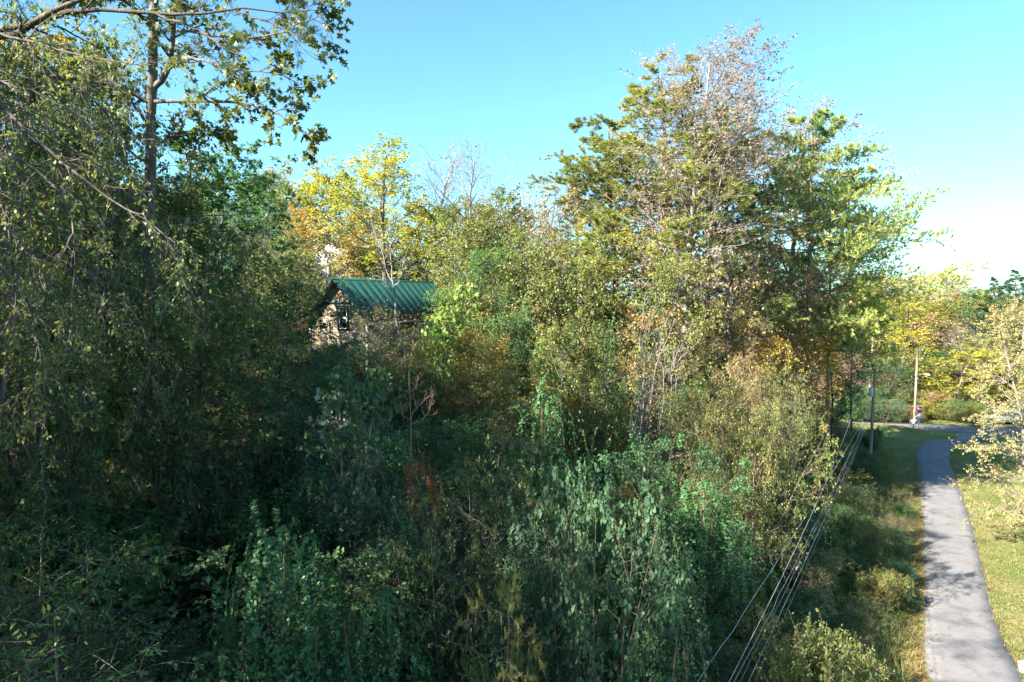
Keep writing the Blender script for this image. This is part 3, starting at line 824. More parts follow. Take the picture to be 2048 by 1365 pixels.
# ------------------------------------------------------------------ utility poles and wires
POLE = noise_mat('pole_wood', [(.3, (.15, .11, .085)), (.55, (.24, .185, .15)), (.75, (.32, .27, .23))], 3, bump=.4, stretch=(1, 1, .15))
CERAM = paint('insulator_grey', (.6, .6, .58), .3)
TRANSF = paint('transformer_grey', (.38, .4, .42), .45)
WIRE = paint('wire_metal', (.3, .3, .31), .4, .5, .3)
CABLE = paint('cable_black', (.1, .1, .105), .55)
def pole(name, label, px, Y, top, r0=.15, arm=None, tilt=(0, 0), zb=None):
    z = 0.0
    for _ in range(3):
        X = pix_x(px, Y, z); z = float(terrain(X, Y))
    h = pix_z(top, Y) - z + .3
    o = empty(name, (X, Y, z - .3)); o.rotation_euler = (tilt[0], tilt[1], 0)
    tag(o, label, 'utility pole')
    G = Geo(); G.tube([(0, 0, 0), (0.01, 0, h * .35), (-.01, 0, h * .7), (0, 0, h)], [r0, r0 * .9, r0 * .8, r0 * .68], 12); obj('post', G.mesh('post', POLE, True), o)
    return o, h, (X, Y, z - .3)
pA, hA, bA = pole('utility_pole', 'weathered utility pole with crossarm and transformer on the grass bank', 1740, 66, 738, .16, tilt=(0, R(1.2)))
G = Geo(); G.box((.35, 0, hA - .35), (3.4, .1, .12)); arm = obj('crossarm', G.mesh('crossarm', POLE), pA)
for xx in (-1.2, .1, 1.2, 1.95):
    G = Geo(); G.tube([(xx, 0, hA - .3), (xx, 0, hA - .12), (xx, 0, hA - .1), (xx, 0, hA + .02)], [.025, .025, .06, .035], 8); obj('insulator', G.mesh('insulator', CERAM, True), arm)
G = Geo(); G.tube([(-.32, -.1, hA - 2.7), (-.32, -.1, hA - 2.65), (-.32, -.1, hA - 1.85), (-.32, -.1, hA - 1.8)], [.14, .2, .2, .12], 14); tr_ = obj('transformer', G.mesh('transformer', TRANSF, True), pA)
G = Geo(); G.tube([(-.28, -.1, hA - 1.82), (-.28, -.1, hA - 1.5)], .035, 8); obj('bushing', G.mesh('bushing', CERAM, True), tr_)
G = Geo(); G.box((-.12, 0, hA - 4.3), (.5, .08, .07)); obj('cable_bracket', G.mesh('cable_bracket', GALV), pA)
pB, hB, bB = pole('utility_pole', 'tall pale utility pole with street lamp arm behind the stop sign', 1828, 86, 697, .16, tilt=(0, R(.6)))
for zz in (.25, 1.35):
    G = Geo(); G.box((.3, 0, hB - zz), (.7 if zz < 1 else .9, .08, .08)); a_ = obj('crossarm', G.mesh('crossarm_short', POLE), pB)
    G = Geo(); G.tube([(.6, 0, hB - zz), (.6, 0, hB - zz + .2)], [.05, .03], 8); obj('insulator', G.mesh('insulator_b', CERAM, True), a_)
G = Geo(); G.tube([(.1, 0, hB - 3.4), (.6, -.1, hB - 3.25), (1.1, -.2, hB - 3.3)], .03, 8); la = obj('lamp_arm', G.mesh('lamp_arm', GALV, True), pB)
G = Geo(); G.tube([(.95, -.18, hB - 3.3), (1.1, -.2, hB - 3.27), (1.5, -.27, hB - 3.33)], [.05, .11, .07], 8); obj('lamp_head', G.mesh('lamp_head', WHITEP, True), la)
G = Geo(); G.tube([(0, -.2, hB - 3.9), (0, -.2, hB - 3.5)], .09, 10); obj('cable_box', G.mesh('cable_box', CABLE, True), pB)
pC, hC, bC = pole('utility_pole', 'utility pole rising from bushes left of the street lamp pole', 1738, 98, 637, .16, tilt=(0, R(1.5)))
G = Geo(); G.box((0, 0, hC - .3), (1.6, .1, .11)); obj('crossarm', G.mesh('crossarm_c', POLE), pC)
pD, hD, bD = pole('utility_pole', 'utility pole standing in trees at the right edge of the far slope', 2042, 100, 630, .15)
G = Geo(); G.box((0, 0, hD - .3), (1.6, .1, .11)); obj('crossarm', G.mesh('crossarm_d', POLE), pD)
pE = empty('utility_pole', (-7.5, -9.0, float(terrain(-7.5, -9.0)) - .3)); tag(pE, 'near utility pole behind the viewpoint that carries the long wires', 'utility pole')
G = Geo(); G.tube([(0, 0, 0), (0, 0, 9.5)], [.16, .11], 12); obj('post', G.mesh('post_e', POLE, True), pE)
G = Geo(); G.box((0, 0, 9.1), (2.4, .1, .12), rz=R(-30)); obj('crossarm', G.mesh('crossarm_e', POLE), pE)

def wire(label, a, b, sag, r, mat, n=40, wav=0.0, seed=0, name='overhead_wire'):
    a, b = np.array(a, float), np.array(b, float)
    t = np.linspace(0, 1, n)[:, None]
    P = a * (1 - t) + b * t
    P[:, 2] -= sag * 4 * (t * (1 - t))[:, 0]
    if wav:
        g = np.random.default_rng(seed)
        P[1:-1, :] += g.normal(0, wav, (n - 2, 3))
    G = Geo(); G.tube(P, r, 6)
    return tag(obj(name, G.mesh('wire', mat, True)), label, 'wire', 'wires along the road')
pa = lambda dx, z: (bA[0] + dx + .02 * z, bA[1], z)
pe = lambda dx, z: (-7.5 + dx, -9.0 - dx * .55, float(terrain(-7.5, -9.0)) + z)
w1 = wire('single pale cable hanging left of the cable bundle', pa(-.35, 5.3), (-5.6, .2, 7.0), .75, .011, WIRE, 60, .012, 1)
w2 = wire('thick black communication cable in the roadside bundle', pa(-.3, 4.75), (-5.25, -1.0, 6.1), .5, .014, CABLE, 60, .004, 2)
wire('pale twisted cable, left strand of the roadside bundle', pa(-.3, 4.9), (-5.4, -1.0, 6.25), .55, .01, WIRE, 60, .015, 3)
wire('thin grey wire, right strand of the roadside bundle', pa(-.2, 4.6), (-5.1, -1.1, 6.0), .5, .009, WIRE, 60, .004, 4)
wire('lowest black cable of the roadside bundle', pa(-.2, 4.35), (-5.0, -1.2, 5.85), .5, .01, CABLE, 60, .004, 5)
wire('thin power line from the left end of the pole crossarm', pa(-.85, hA - .28), pe(-1.0, 9.1), 2.4, .008, WIRE, 60)
0 and wire('thin power line from the middle of the pole crossarm', pa(.3, hA - .28), pe(.9, 9.1), 2.4, .008, WIRE, 60)
wire('power line running from crossarm pole to street lamp pole', pa(2.1, hA - .28), (bB[0] + .4, bB[1], hB - .3), .5, .012, CABLE)
wire('drooping cable from crossarm pole up to street lamp pole', pa(.15, 4.6), (bB[0], bB[1], hB - 3.8), .9, .02, CABLE)
wire('second drooping cable from crossarm pole towards the junction', pa(.15, 4.9), (bC[0] + 6, bC[1] + 2, bC[2] + 6.5), .6, .016, WIRE)
wire('guy wire slanting down from the crossarm pole', pa(.1, 6.6), (bA[0] + 5.5, bA[1] + 6, .1), .02, .018, WIRE)
# splice case on the bundle
tt = (np.array(w2.data.vertices[0].co) * 0)
vco = np.array([v.co[:] for v in w2.data.vertices]).reshape(60, 6, 3).mean(1)
pxs = [world_to_pix(*p)[0] for p in vco[:50]]
kk = int(np.argmin([abs(p - 1594) for p in pxs]))
c0, dv = vco[kk], nrm(vco[kk + 1] - vco[kk])
sc_ = empty('cable_splice', (c0[0], c0[1], c0[2] - .02)); tag(sc_, 'orange and white splice case clamped to the roadside cable bundle', 'cable splice')
G = Geo(); G.tube([-dv * .3, -dv * .26, dv * .26, dv * .3], [.02, .055, .055, .02], 10); obj('case', G.mesh('splice_case', paint('splice_red', (.5, .14, .08)), True), sc_)
for s in (-1, 1):
    G = Geo(); G.tube([dv * s * .3, dv * s * .42], [.045, .045], 10); obj('clamp', G.mesh('splice_clamp', WHITEP, True), sc_)

# ------------------------------------------------------------------ signs at the junction
RED = paint('sign_red', (.5, .02, .035), .4); GREEN = paint('sign_green', (.01, .2, .1), .4); STEELP = paint('sign_post_steel', (.5, .5, .5), .5)
SILV = paint('sign_back_aluminium', (.55, .57, .6), .5, .5, .2)
sX, sY = ground_pt(1837, 866)
zs = float(terrain(sX, sY))
ss = empty('stop_sign', (sX, sY, zs - .1), R(-24)); tag(ss, 'red octagonal stop sign above a grey diamond plate at the junction', 'road sign')
G = Geo(); G.box((0, .03, 1.55), (.07, .05, 3.3)); obj('post', G.mesh('sign_post', STEELP), ss)
oc = lambda r, y, z: [(r * math.cos(R(22.5 + 45 * i)), y, z + r * math.sin(R(22.5 + 45 * i))) for i in range(8)]
zc = 2.45
G = Geo(); G.prism(oc(.42, -.002, zc), (0, -.002, 0), (0, -.006 + .01, 0)); pl = obj('sign_plate', G.mesh('octagon', WHITEP), ss)
G = Geo(); G.prism(oc(.385, -.010, zc), (0, -.010, 0), (0, -.005, 0)); obj('red_face', G.mesh('octagon_red', RED), pl)
G = Geo()
FONT = {'S': ['111', '100', '111', '001', '111'], 'T': ['111', '010', '010', '010', '010'], 'O': ['111', '101', '101', '101', '111'], 'P': ['111', '101', '111', '100', '100']}
for i, ch in enumerate('STOP'):
    for ry, row in enumerate(FONT[ch]):
        for cx_, b_ in enumerate(row):
            if b_ == '1':
                G.box((-.27 + i * .18 - .05 + cx_ * .05, -.014, zc + .1 - ry * .05), (.0502, .006, .0502))
obj('lettering', G.mesh('stop_letters', WHITEP), pl)
G = Geo(); G.prism([(.44, -.004, 1.6), (0, -.004, 2.04), (-.44, -.004, 1.6), (0, -.004, 1.16)], (0, 0, 0), (0, .008, 0)); obj('diamond_plate', G.mesh('diamond', SILV), ss)
G = Geo(); G.box((-.02, .0, 3.12), (.62, .012, .17), ax=None); obj('street_name_blade', G.mesh('blade', GREEN), ss)
mb = empty('mailbox', (*ground_pt(1826, 866), zs - .1), R(18)); tag(mb, 'small white box on a post low beside the stop sign', 'mailbox')
G = Geo(); G.box((0, 0, .4), (.1, .1, .8)); obj('post', G.mesh('mailbox_post', POLE), mb)
G = Geo(); a_ = [(.28 * math.cos(t_), -.3, 1.0 + .24 * math.sin(t_)) for t_ in np.linspace(0, math.pi, 9)] + [(-.28, -.3, .78), (.28, -.3, .78)]
G.prism(a_, (0, 0, 0), (0, .62, 0)); obj('box', G.mesh('mailbox_box', WHITEP), mb)
G = Geo(); G.box((0, -.312, .98), (.4, .02, .34)); obj('door', G.mesh('mailbox_door', paint('mailbox_teal', (.1, .25, .26))), mb)
ym = empty('cable_marker', (*[c for c in (pix_x(1851, 89, 1), 89.0)], float(terrain(pix_x(1851, 89, 1), 89)) - .1)); ym.rotation_euler = (0, R(-14), 0)
tag(ym, 'yellow guy wire guard leaning beside the street lamp pole', 'marker')
G = Geo(); G.tube([(0, 0, 0), (0, 0, 2.6)], .035, 8); obj('guard', G.mesh('guard', paint('marker_yellow', (.75, .42, .02))), ym)

# ------------------------------------------------------------------ silver car by the far bank
SILVER = paint('silver_car_paint', (.5, .52, .55), .3, .6, .5, .04)
TYRE = paint('tyre_rubber', (.02, .02, .02), .9)
cx, cy = pix_x(1998, 86, 1), 86.0
car = empty('parked_car', (cx, cy, float(terrain(cx, cy))), R(172)); tag(car, 'silver car with dark side windows parked beyond the junction', 'car')
prof = [(-2.2, .35), (-2.25, .75), (-2.1, 1.05), (-1.95, 1.62), (-1.6, 1.72), (.2, 1.72), (.55, 1.6), (1.15, 1.08), (2.05, .92), (2.25, .7), (2.25, .35)]
secs = [(-.9, .93), (-.82, 1), (0, 1), (.82, 1), (.9, .93)]
G = Geo(); V = []
for (yy, k) in [(-.92, 0), (-.86, 1), (.86, 1), (.92, 0)]:
    for (x, z) in prof:
        tum = .12 * max(0, (z - 1.0) / .7)
        V.append((x * (.985 if k == 0 else 1), yy * (1 - tum), z if k else z - .03 * (z > .5)))
n = len(prof); Fq = [[a * n + i, a * n + (i + 1) % n, (a + 1) * n + (i + 1) % n, (a + 1) * n + i] for a in range(3) for i in range(n)]
G.add(V, Fq); G.f.setdefault(n, []).append(np.array([list(range(n))[::-1], [3 * n + i for i in range(n)]]))
body = obj('body', G.mesh('car_body', SILVER), car)
for s in (-1, 1):
    for poly in ([(-1.85, 1.1), (-1.75, 1.55), (-1.15, 1.6), (-1.1, 1.1)], [(-1.0, 1.1), (-1.02, 1.6), (-.15, 1.6), (-.12, 1.1)], [(-.02, 1.1), (-.05, 1.6), (.35, 1.55), (.9, 1.12)]):
        G = Geo(); G.prism([(x, s * (.935 * (1 - .12 * max(0, (z - 1) / .7)) + .004), z) for x, z in poly], (0, 0, 0), (0, -s * .02, 0)); obj('side_window', G.mesh('side_window', DARKGLASS), car)
    for xx in (-1.4, 1.4):
        G = Geo(); G.tube([(xx, s * .72, .34), (xx, s * .96, .34)], .34, 20); wh = obj('wheel', G.mesh('wheel', TYRE), car)
        G = Geo(); G.tube([(xx, s * .95, .34), (xx, s * .972, .34)], .21, 16); obj('rim', G.mesh('rim', GALV), wh)
    G = Geo(); G.box((2.2, s * .62, .78), (.1, .34, .14)); obj('headlight', G.mesh('headlight', WHITEP), car)
    G = Geo(); G.box((-2.2, s * .72, .95), (.1, .22, .3)); obj('tail_light', G.mesh('tail_light', RED), car)
for poly in ([(.62, 1.57), (1.1, 1.12)], [(-2.06, 1.15), (-1.95, 1.58)]):
    G = Geo(); (xa, za), (xb, zb_) = poly; sg = 1 if xa > 0 else -1
    G.prism([(xa + .02 * sg, -.72, za), (xb + .02 * sg, -.8, zb_), (xb + .02 * sg, .8, zb_), (xa + .02 * sg, .72, za)], (0, 0, 0), (.012 * sg, 0, .012)); obj('windscreen', G.mesh('windscreen', DARKGLASS), car)
# ------------------------------------------------------------------ trees with their own drawn limbs
def W3(px, py, Y):
    z = pix_z(py, Y)
    return np.array([pix_x(px, Y, z), Y, z])

def limbs_tree(name, seed, base, limbs, bark, leafm, n2=10, len2=1.5, n3=6, len3=.6, n4=0, len4=.3, per=6, size=.12, tmpl=T_KITE, ang2=.8, g2=0., g3=-.05, droop=.4, flat=.6,
               wob=.12, start=.15, keep=1.0, wname='trunk', cname='crown', tuft=None, min_r=.005, k2=5):
    """limbs: (points, r0, r1, spawns?)  points in world space; each limb is smoothed and grows its own twigs"""
    g = np.random.default_rng(seed)
    b = np.array(base, float)
    Wd, C = Geo(), Geo()
    N = 16
    Ps, Rs = [], []
    for pts, r0, r1, sp in limbs:
        P = catmull(np.array(pts) - b, 6)
        s = np.concatenate([[0], np.cumsum(np.linalg.norm(np.diff(P, axis=0), axis=1))]); s /= s[-1]
        Q = np.stack([np.interp(np.linspace(0, 1, N), s, P[:, i]) for i in range(3)], -1)
        Q[1:-1] += g.normal(0, .018, (N - 2, 3))
        rr = np.linspace(r0, r1, N)
        Wd.add(*tubes(Q[None], rr[None], 8 if r0 > .06 else 5))
        if sp:
            Ps.append(Q); Rs.append(rr)
    P1, R1 = np.stack(Ps), np.stack(Rs)
    L1 = np.linalg.norm(np.diff(P1, axis=1), axis=2).sum(1)
    n2_ = n2
    P2, R2, L2, i2 = spawn(P1, R1, None, n2_, start, 1., ang2, .25, len2, lambda t: 1.1 - .5 * t, 8, wob, g2, g, rfac=.55, rmax=.05, rend=.25)
    Wd.add(*tubes(P2, np.maximum(R2, min_r), k2))
    P3, R3, L3, i3 = spawn(P2, R2, L2, n3, .15, 1., .7, .25, len3, FLAT, 5, wob * 1.3, g3, g, rfac=.65, rend=.35)
    Wd.add(*tubes(P3, np.maximum(R3, min_r * .8), 3))
    PL = P3
    if n4:
        PL, R4, _, i4 = spawn(P3, R3, L3, n4, .15, 1., .7, .3, len4, FLAT, 4, wob * 1.3, g3, g, rfac=.7, rend=.4)
        Wd.add(*tubes(PL, np.maximum(R4, min_r * .6), 3))
    sel = g.random(len(PL)) < keep
    if tuft:
        pos, T = sample(PL, np.arange(len(PL)), np.ones(len(PL)))
        needles(C, pos[sel], T[sel], tuft[0], tuft[1], tuft[2], .6, g.random(sel.sum()), g)
    elif per:
        foliate(C, PL[sel], g, per, size, tmpl, droop=droop, flat=flat, spread=.04)
    return finish(name, Wd, C if C.n else None, bark, leafm, wname, cname)

def stand(model, name, label, cat, base, group=None):
    o = empty(name, base)
    tag(o, label, cat, group)
    obj(model.wname, model.wood, o)
    if model.crown:
        obj(model.cname, model.crown, o)
    return o

def gpt(px, Y):
    z = 5.0
    for _ in range(4):
        X = pix_x(px, Y, z); z = float(terrain(X, Y))
    return np.array([X, Y, z - .1])

# big yellow-leaved tree with the long limb reaching over the sky
b = gpt(292, 22)
lim = [([b, W3(298, 760, 22), W3(300, 480, 22), W3(302, 330, 22), W3(305, 200, 22), W3(306, 80, 22), W3(312, -60, 22.2), W3(318, -220, 22.4)], .27, .1, False),
       ([W3(304, 205, 22), W3(345, 203, 21.6), W3(420, 203, 21), W3(500, 208, 20.6), W3(555, 228, 20.3), W3(600, 258, 20.1), W3(640, 290, 20)], .07, .012, True),
       ([W3(304, 180, 22), W3(330, 150, 21.8), W3(345, 100, 21.6), W3(350, 30, 21.4), W3(380, -60, 21)], .1, .05, True),
       ([W3(340, 60, 21.8), W3(420, 70, 21.3), W3(510, 75, 21), W3(590, 60, 20.7), W3(640, 30, 20.6), W3(665, 80, 20.5)], .05, .012, True),
       ([W3(345, 100, 21.8), W3(400, 120, 21), W3(470, 140, 20.5), W3(560, 150, 20), W3(608, 175, 19.8)], .05, .01, True),
       ([W3(302, 260, 22), W3(250, 190, 22.6), W3(180, 140, 23), W3(120, 110, 23.2)], .06, .012, True),
       ([W3(303, 210, 22), W3(240, 175, 21.6), W3(150, 160, 21), W3(40, 150, 20.5)], .06, .012, True),
       ([W3(306, 60, 22), W3(260, 10, 21.6), W3(190, -20, 21), W3(90, -30, 20.5)], .07, .015, True),
       ([W3(312, -40, 22), W3(400, -60, 21.5), W3(500, -40, 21), W3(600, -20, 20.5), W3(650, 10, 20.2)], .07, .012, True),
       ([W3(302, 300, 22), W3(350, 270, 22.8), W3(400, 262, 23.4), W3(450, 270, 24)], .05, .012, True),
       ([W3(302, 330, 22), W3(250, 300, 21.2), W3(190, 290, 20.6), W3(120, 300, 20)], .05, .012, True),
       ([W3(318, -200, 22.4), W3(420, -260, 22), W3(520, -240, 22), W3(620, -180, 22)], .06, .012, True),
       ([W3(318, -200, 22.4), W3(220, -280, 22), W3(120, -260, 22), W3(20, -200, 22)], .06, .012, True)]
m = limbs_tree('sky_limb_tree', 61, b, lim, BARK, L['poplar'], n2=14, len2=1.2, n3=6, len3=.42, per=6, size=.16, tmpl=T_LOBED, ang2=.75, droop=.5, flat=.35, start=.2)
stand(m, 'poplar_tree', 'tall tree whose long leafy limb reaches right across the sky', 'tree', b)

# dark pine limb across the top corner, its trunk left of the view
b = gpt(-330, 15)
lim = [([b, W3(-325, 500, 15), W3(-320, 100, 15), W3(-318, -300, 15), W3(-318, -700, 15)], .26, .12, False),
       ([W3(-320, 130, 15), W3(-150, 95, 14.6), W3(0, 62, 14.2), W3(90, 38, 14), W3(170, 22, 13.8), W3(310, 26, 13.6), W3(400, 32, 13.5), W3(480, 15, 13.4), W3(560, 25, 13.4), W3(640, 20, 13.4)], .1, .008, True),
       ([W3(-320, 60, 15), W3(-150, 30, 14), W3(0, 75, 13.5), W3(60, 50, 13.2), W3(160, 0, 13), W3(260, -40, 12.8)], .12, .03, True),
       ([W3(300, 24, 13.6), W3(390, 60, 13.3), W3(450, 95, 13.1), W3(480, 110, 13)], .025, .008, True),
       ([W3(470, 20, 13.4), W3(560, 55, 13.2), W3(610, 75, 13.1)], .02, .008, True),
       ([W3(-318, -300, 15), W3(-150, -330, 14), W3(50, -290, 13.5), W3(250, -260, 13)], .1, .02, True),
       ([W3(-318, -500, 15), W3(-100, -560, 15), W3(150, -540, 15.5)], .1, .02, True),
       ([W3(-318, -200, 15), W3(-400, -330, 17), W3(-450, -400, 19)], .1, .02, True)]
m = limbs_tree('corner_pine', 62, b, lim, BARKD, L['fpine'], n2=9, len2=.9, n3=4, len3=.35, per=0, ang2=.8, tuft=(26, .17, .008), start=.3, g2=.05, g3=.1)
stand(m, 'pine_tree', 'dark pine sending thick limbs across the top left corner', 'tree', b)

# drooping, twiggy trees in the near left
def drooper(name, seed, base_px, Y, limbs_px, label, leafm=L['elm'], keep=.55, per=4, **kw):
    b = gpt(base_px, Y)
    lim = []
    for pts, r0, sp in limbs_px:
        q = [W3(*p) for p in pts]
        if pts[0][0] == 'b': q = [b] + [W3(*p) for p in pts[1:]]
        lim.append((q, r0, .008 if sp else r0 * .5, sp))
    p = dict(n2=16, len2=1.5, n3=7, len3=.5, per=per, size=.075, tmpl=T_OVAL, ang2=.75, g2=-.22, g3=-.2, droop=.7, keep=keep, wob=.16, start=.1, min_r=.0045)
    p.update(kw)
    m = limbs_tree(name, seed, b, lim, BARKL, leafm, **p)
    return stand(m, 'drooping_tree', label, 'tree', b)
bb = gpt(-160, 12)
trunkpt = lambda y: W3(-150, y, 12)
def trunk_limb(base_px, Y, ytop):
    b = gpt(base_px, Y)
    return b
def D(base_px, Y, ytop, seed, label, limbs_px, **kw):
    b = gpt(base_px - 140, Y)
    trunk = ([b, W3(base_px - 25, ytop + 420, Y), W3(base_px - 15, ytop + 180, Y), W3(base_px + 10, ytop, Y)], .07, .03, False)
    lim = [trunk] + [([W3(*p) for p in pts], r0, .007, True) for pts, r0 in limbs_px]
    p = dict(n2=19, len2=1.3, n3=9, len3=.5, per=7, size=.062, tmpl=T_OVAL, ang2=.75, g2=-.2, g3=-.2, droop=.6, keep=.75, wob=.17, start=.1, min_r=.0045)
    p.update(kw)
    m = limbs_tree('drooper%d' % seed, seed, b, lim, BARK, L['elm'], **p)
    return stand(m, 'drooping_tree', label, 'tree', b)
D(-170, 12, 0, 71, 'drooping twiggy tree with small yellow green leaves along the left edge', [
    ([(-160, 60, 12), (-60, 130, 11.8), (10, 215, 11.6), (110, 310, 11.4), (210, 390, 11.2), (300, 450, 11), (370, 500, 10.9)], .05),
    ([(-160, 250, 12), (-40, 280, 11.6), (60, 330, 11.3), (130, 400, 11), (150, 520, 10.9), (140, 640, 10.8), (120, 760, 10.8)], .04),
    ([(-160, 0, 12), (-20, 60, 11.8), (80, 90, 11.6), (200, 120, 11.4), (310, 130, 11.2)], .04),
    ([(-160, 150, 12), (-30, 160, 12.4), (80, 190, 12.6), (180, 250, 12.8), (240, 330, 13)], .04),
    ([(-160, 400, 12), (-60, 430, 12.2), (30, 470, 12.4), (90, 560, 12.4), (80, 700, 12.4), (50, 820, 12.4)], .04),
    ([(-160, 300, 12), (-60, 330, 11), (10, 420, 10.8), (30, 560, 10.7), (20, 680, 10.7)], .035),
    ([(-160, 500, 12), (-40, 560, 11.4), (60, 650, 11.2), (90, 780, 11.2), (80, 900, 11.2)], .035),
    ([(-160, 100, 12), (-100, 0, 13), (0, -60, 13.5), (140, -80, 13.8)], .05)])
D(60, 15, 120, 72, 'pale barked drooping tree hung with bare grey twigs beside the left edge', [
    ([(70, 140, 15), (150, 170, 14.8), (230, 250, 14.5), (260, 350, 14.3), (250, 470, 14.2), (230, 600, 14.1)], .04),
    ([(70, 240, 15), (170, 320, 14.6), (260, 390, 14.2), (330, 470, 14), (380, 580, 13.8), (420, 640, 13.8)], .045),
    ([(70, 330, 15), (30, 380, 14.6), (10, 470, 14.4), (30, 600, 14.2), (60, 700, 14.1)], .035),
    ([(70, 420, 15), (130, 470, 14.8), (190, 560, 14.6), (210, 690, 14.4), (170, 800, 14.3)], .035),
    ([(70, 500, 15), (160, 540, 15.2), (260, 620, 15.4), (300, 720, 15.4), (270, 850, 15.4)], .035),
    ([(70, 200, 15), (20, 230, 15.4), (-40, 300, 15.8), (-60, 420, 16)], .035)], keep=.55)
D(420, 21, 420, 73, 'drooping grey limbed tree with long right-reaching branches before the cabin', [
    ([(420, 440, 21), (350, 455, 20), (330, 480, 19.6), (390, 620, 19.2), (410, 660, 19)], .04),
    ([(420, 460, 21), (490, 470, 20.6), (560, 510, 20.2), (620, 540, 20), (655, 530, 20)], .03),
    ([(420, 470, 21), (470, 490, 21), (530, 530, 20.8), (600, 565, 20.6), (640, 585, 20.5)], .03),
    ([(420, 540, 21), (330, 560, 20.5), (280, 620, 20.2), (250, 700, 20)], .03),
    ([(420, 520, 21), (480, 580, 20.6), (540, 640, 20.4), (580, 700, 20.3)], .03)], keep=.75, len2=.9, size=.085)

# bent bare saplings leaning to the right
b = gpt(1262, 34)
g = np.random.default_rng(8)
lim = []
for k in range(17):
    x0 = 1215 + 110 * g.random(); yb = 890 + 30 * g.random(); Yk = 33 + 3 * g.random()
    top = (1290 + 110 * (k / 16) + g.normal(0, 14), 590 + 120 * g.random() + 3.0 * max(0, k - 8) * 6)
    p0 = gpt(x0, Yk); mid = W3(x0 + 18 + .3 * (top[0] - x0), yb - 110 - 40 * g.random(), Yk)
    lim.append(([p0, mid, W3(x0 + .65 * (top[0] - x0), .5 * (yb - 110 + top[1]), Yk), W3(top[0], top[1], Yk - .3)], .04 + .02 * g.random(), .008, True))
m = limbs_tree('leaning', 81, b, lim, BARKL, L['tan'], n2=9, len2=1.1, n3=4, len3=.4, per=1, keep=.12, size=.1, ang2=.45, g2=.05, g3=0, wname='stems', cname='foliage', start=.35)
stand(m, 'leaning_saplings', 'fan of bare grey saplings leaning over to the right', 'saplings', b)

# dead tan sapling with candelabra twigs
b = gpt(822, 20)
lim = [([b, W3(822, 960, 20), W3(822, 850, 20), W3(817, 770, 20), W3(818, 728, 20)], .03, .008, True),
       ([W3(821, 840, 20), W3(835, 815, 19.9), W3(850, 800, 19.8), W3(865, 790, 19.8)], .012, .005, True),
       ([W3(821, 850, 20), W3(845, 838, 19.8), W3(862, 812, 19.7), W3(866, 780, 19.7)], .012, .005, True),
       ([W3(820, 800, 20), W3(832, 775, 20), W3(838, 750, 20)], .01, .004, True),
       ([W3(821, 840, 20), W3(806, 830, 20), W3(797, 812, 20)], .01, .004, True)]
m = limbs_tree('dead_sapling', 82, b, lim, BARKR, None, n2=12, len2=.32, n3=2, len3=.15, per=0, ang2=.9, g2=.35, g3=.2, wname='stem', start=.3)
stand(m, 'dead_sapling', 'dead tan sapling with bare upcurved twigs below the cabin', 'sapling', b)

# pale broken trunk in the dark hollow
b = gpt(346, 21)
ptop = W3(360, 1040, 21)
G = Geo(); q = ptop - b
G.tube([(0, 0, 0), q * .3 + [.03, 0, 0], q * .6, q * .85 + [-.02, 0, 0], q], [.07, .06, .055, .05, .025], 9)
sn = empty('broken_snag', b); obj('stem', G.mesh('snag', BARKL, True), sn)
tag(sn, 'slim pale broken dead trunk standing in the dark hollow', 'dead trunk')

# crooked grey tree in front of the cabin
b = gpt(806, 35)
lim = [([b, W3(808, 780, 35), W3(812, 720, 35), W3(800, 675, 35), W3(792, 640, 35), W3(790, 590, 35), W3(785, 560, 35)], .11, .045, False),
       ([W3(786, 566, 35), W3(772, 540, 35), W3(765, 505, 35), W3(745, 450, 35), W3(740, 400, 35)], .04, .01, True),
       ([W3(788, 575, 35), W3(800, 560, 34.8), W3(806, 530, 34.8), W3(815, 500, 34.8)], .035, .01, True),
       ([W3(790, 600, 35), W3(778, 575, 35), W3(762, 558, 35), W3(742, 545, 35)], .03, .008, True),
       ([W3(784, 560, 35), W3(782, 520, 35.2), W3(778, 470, 35.4), W3(785, 420, 35.5)], .035, .01, True),
       ([W3(812, 690, 35), W3(830, 665, 34.8), W3(850, 655, 34.6)], .03, .01, True),
       ([W3(795, 660, 35), W3(770, 640, 34.6), W3(750, 625, 34.4), W3(725, 615, 34.3)], .03, .01, True),
       ([W3(806, 700, 35), W3(780, 680, 35), W3(765, 660, 35)], .025, .008, True)]
m = limbs_tree('crooked', 83, b, lim, BARKL, L['olive'], n2=7, len2=.8, n3=4, len3=.35, per=1, keep=.15, size=.1, ang2=.6, g2=.08)
stand(m, 'bare_tree', 'crooked bare grey tree standing in front of the green roof', 'tree', b)

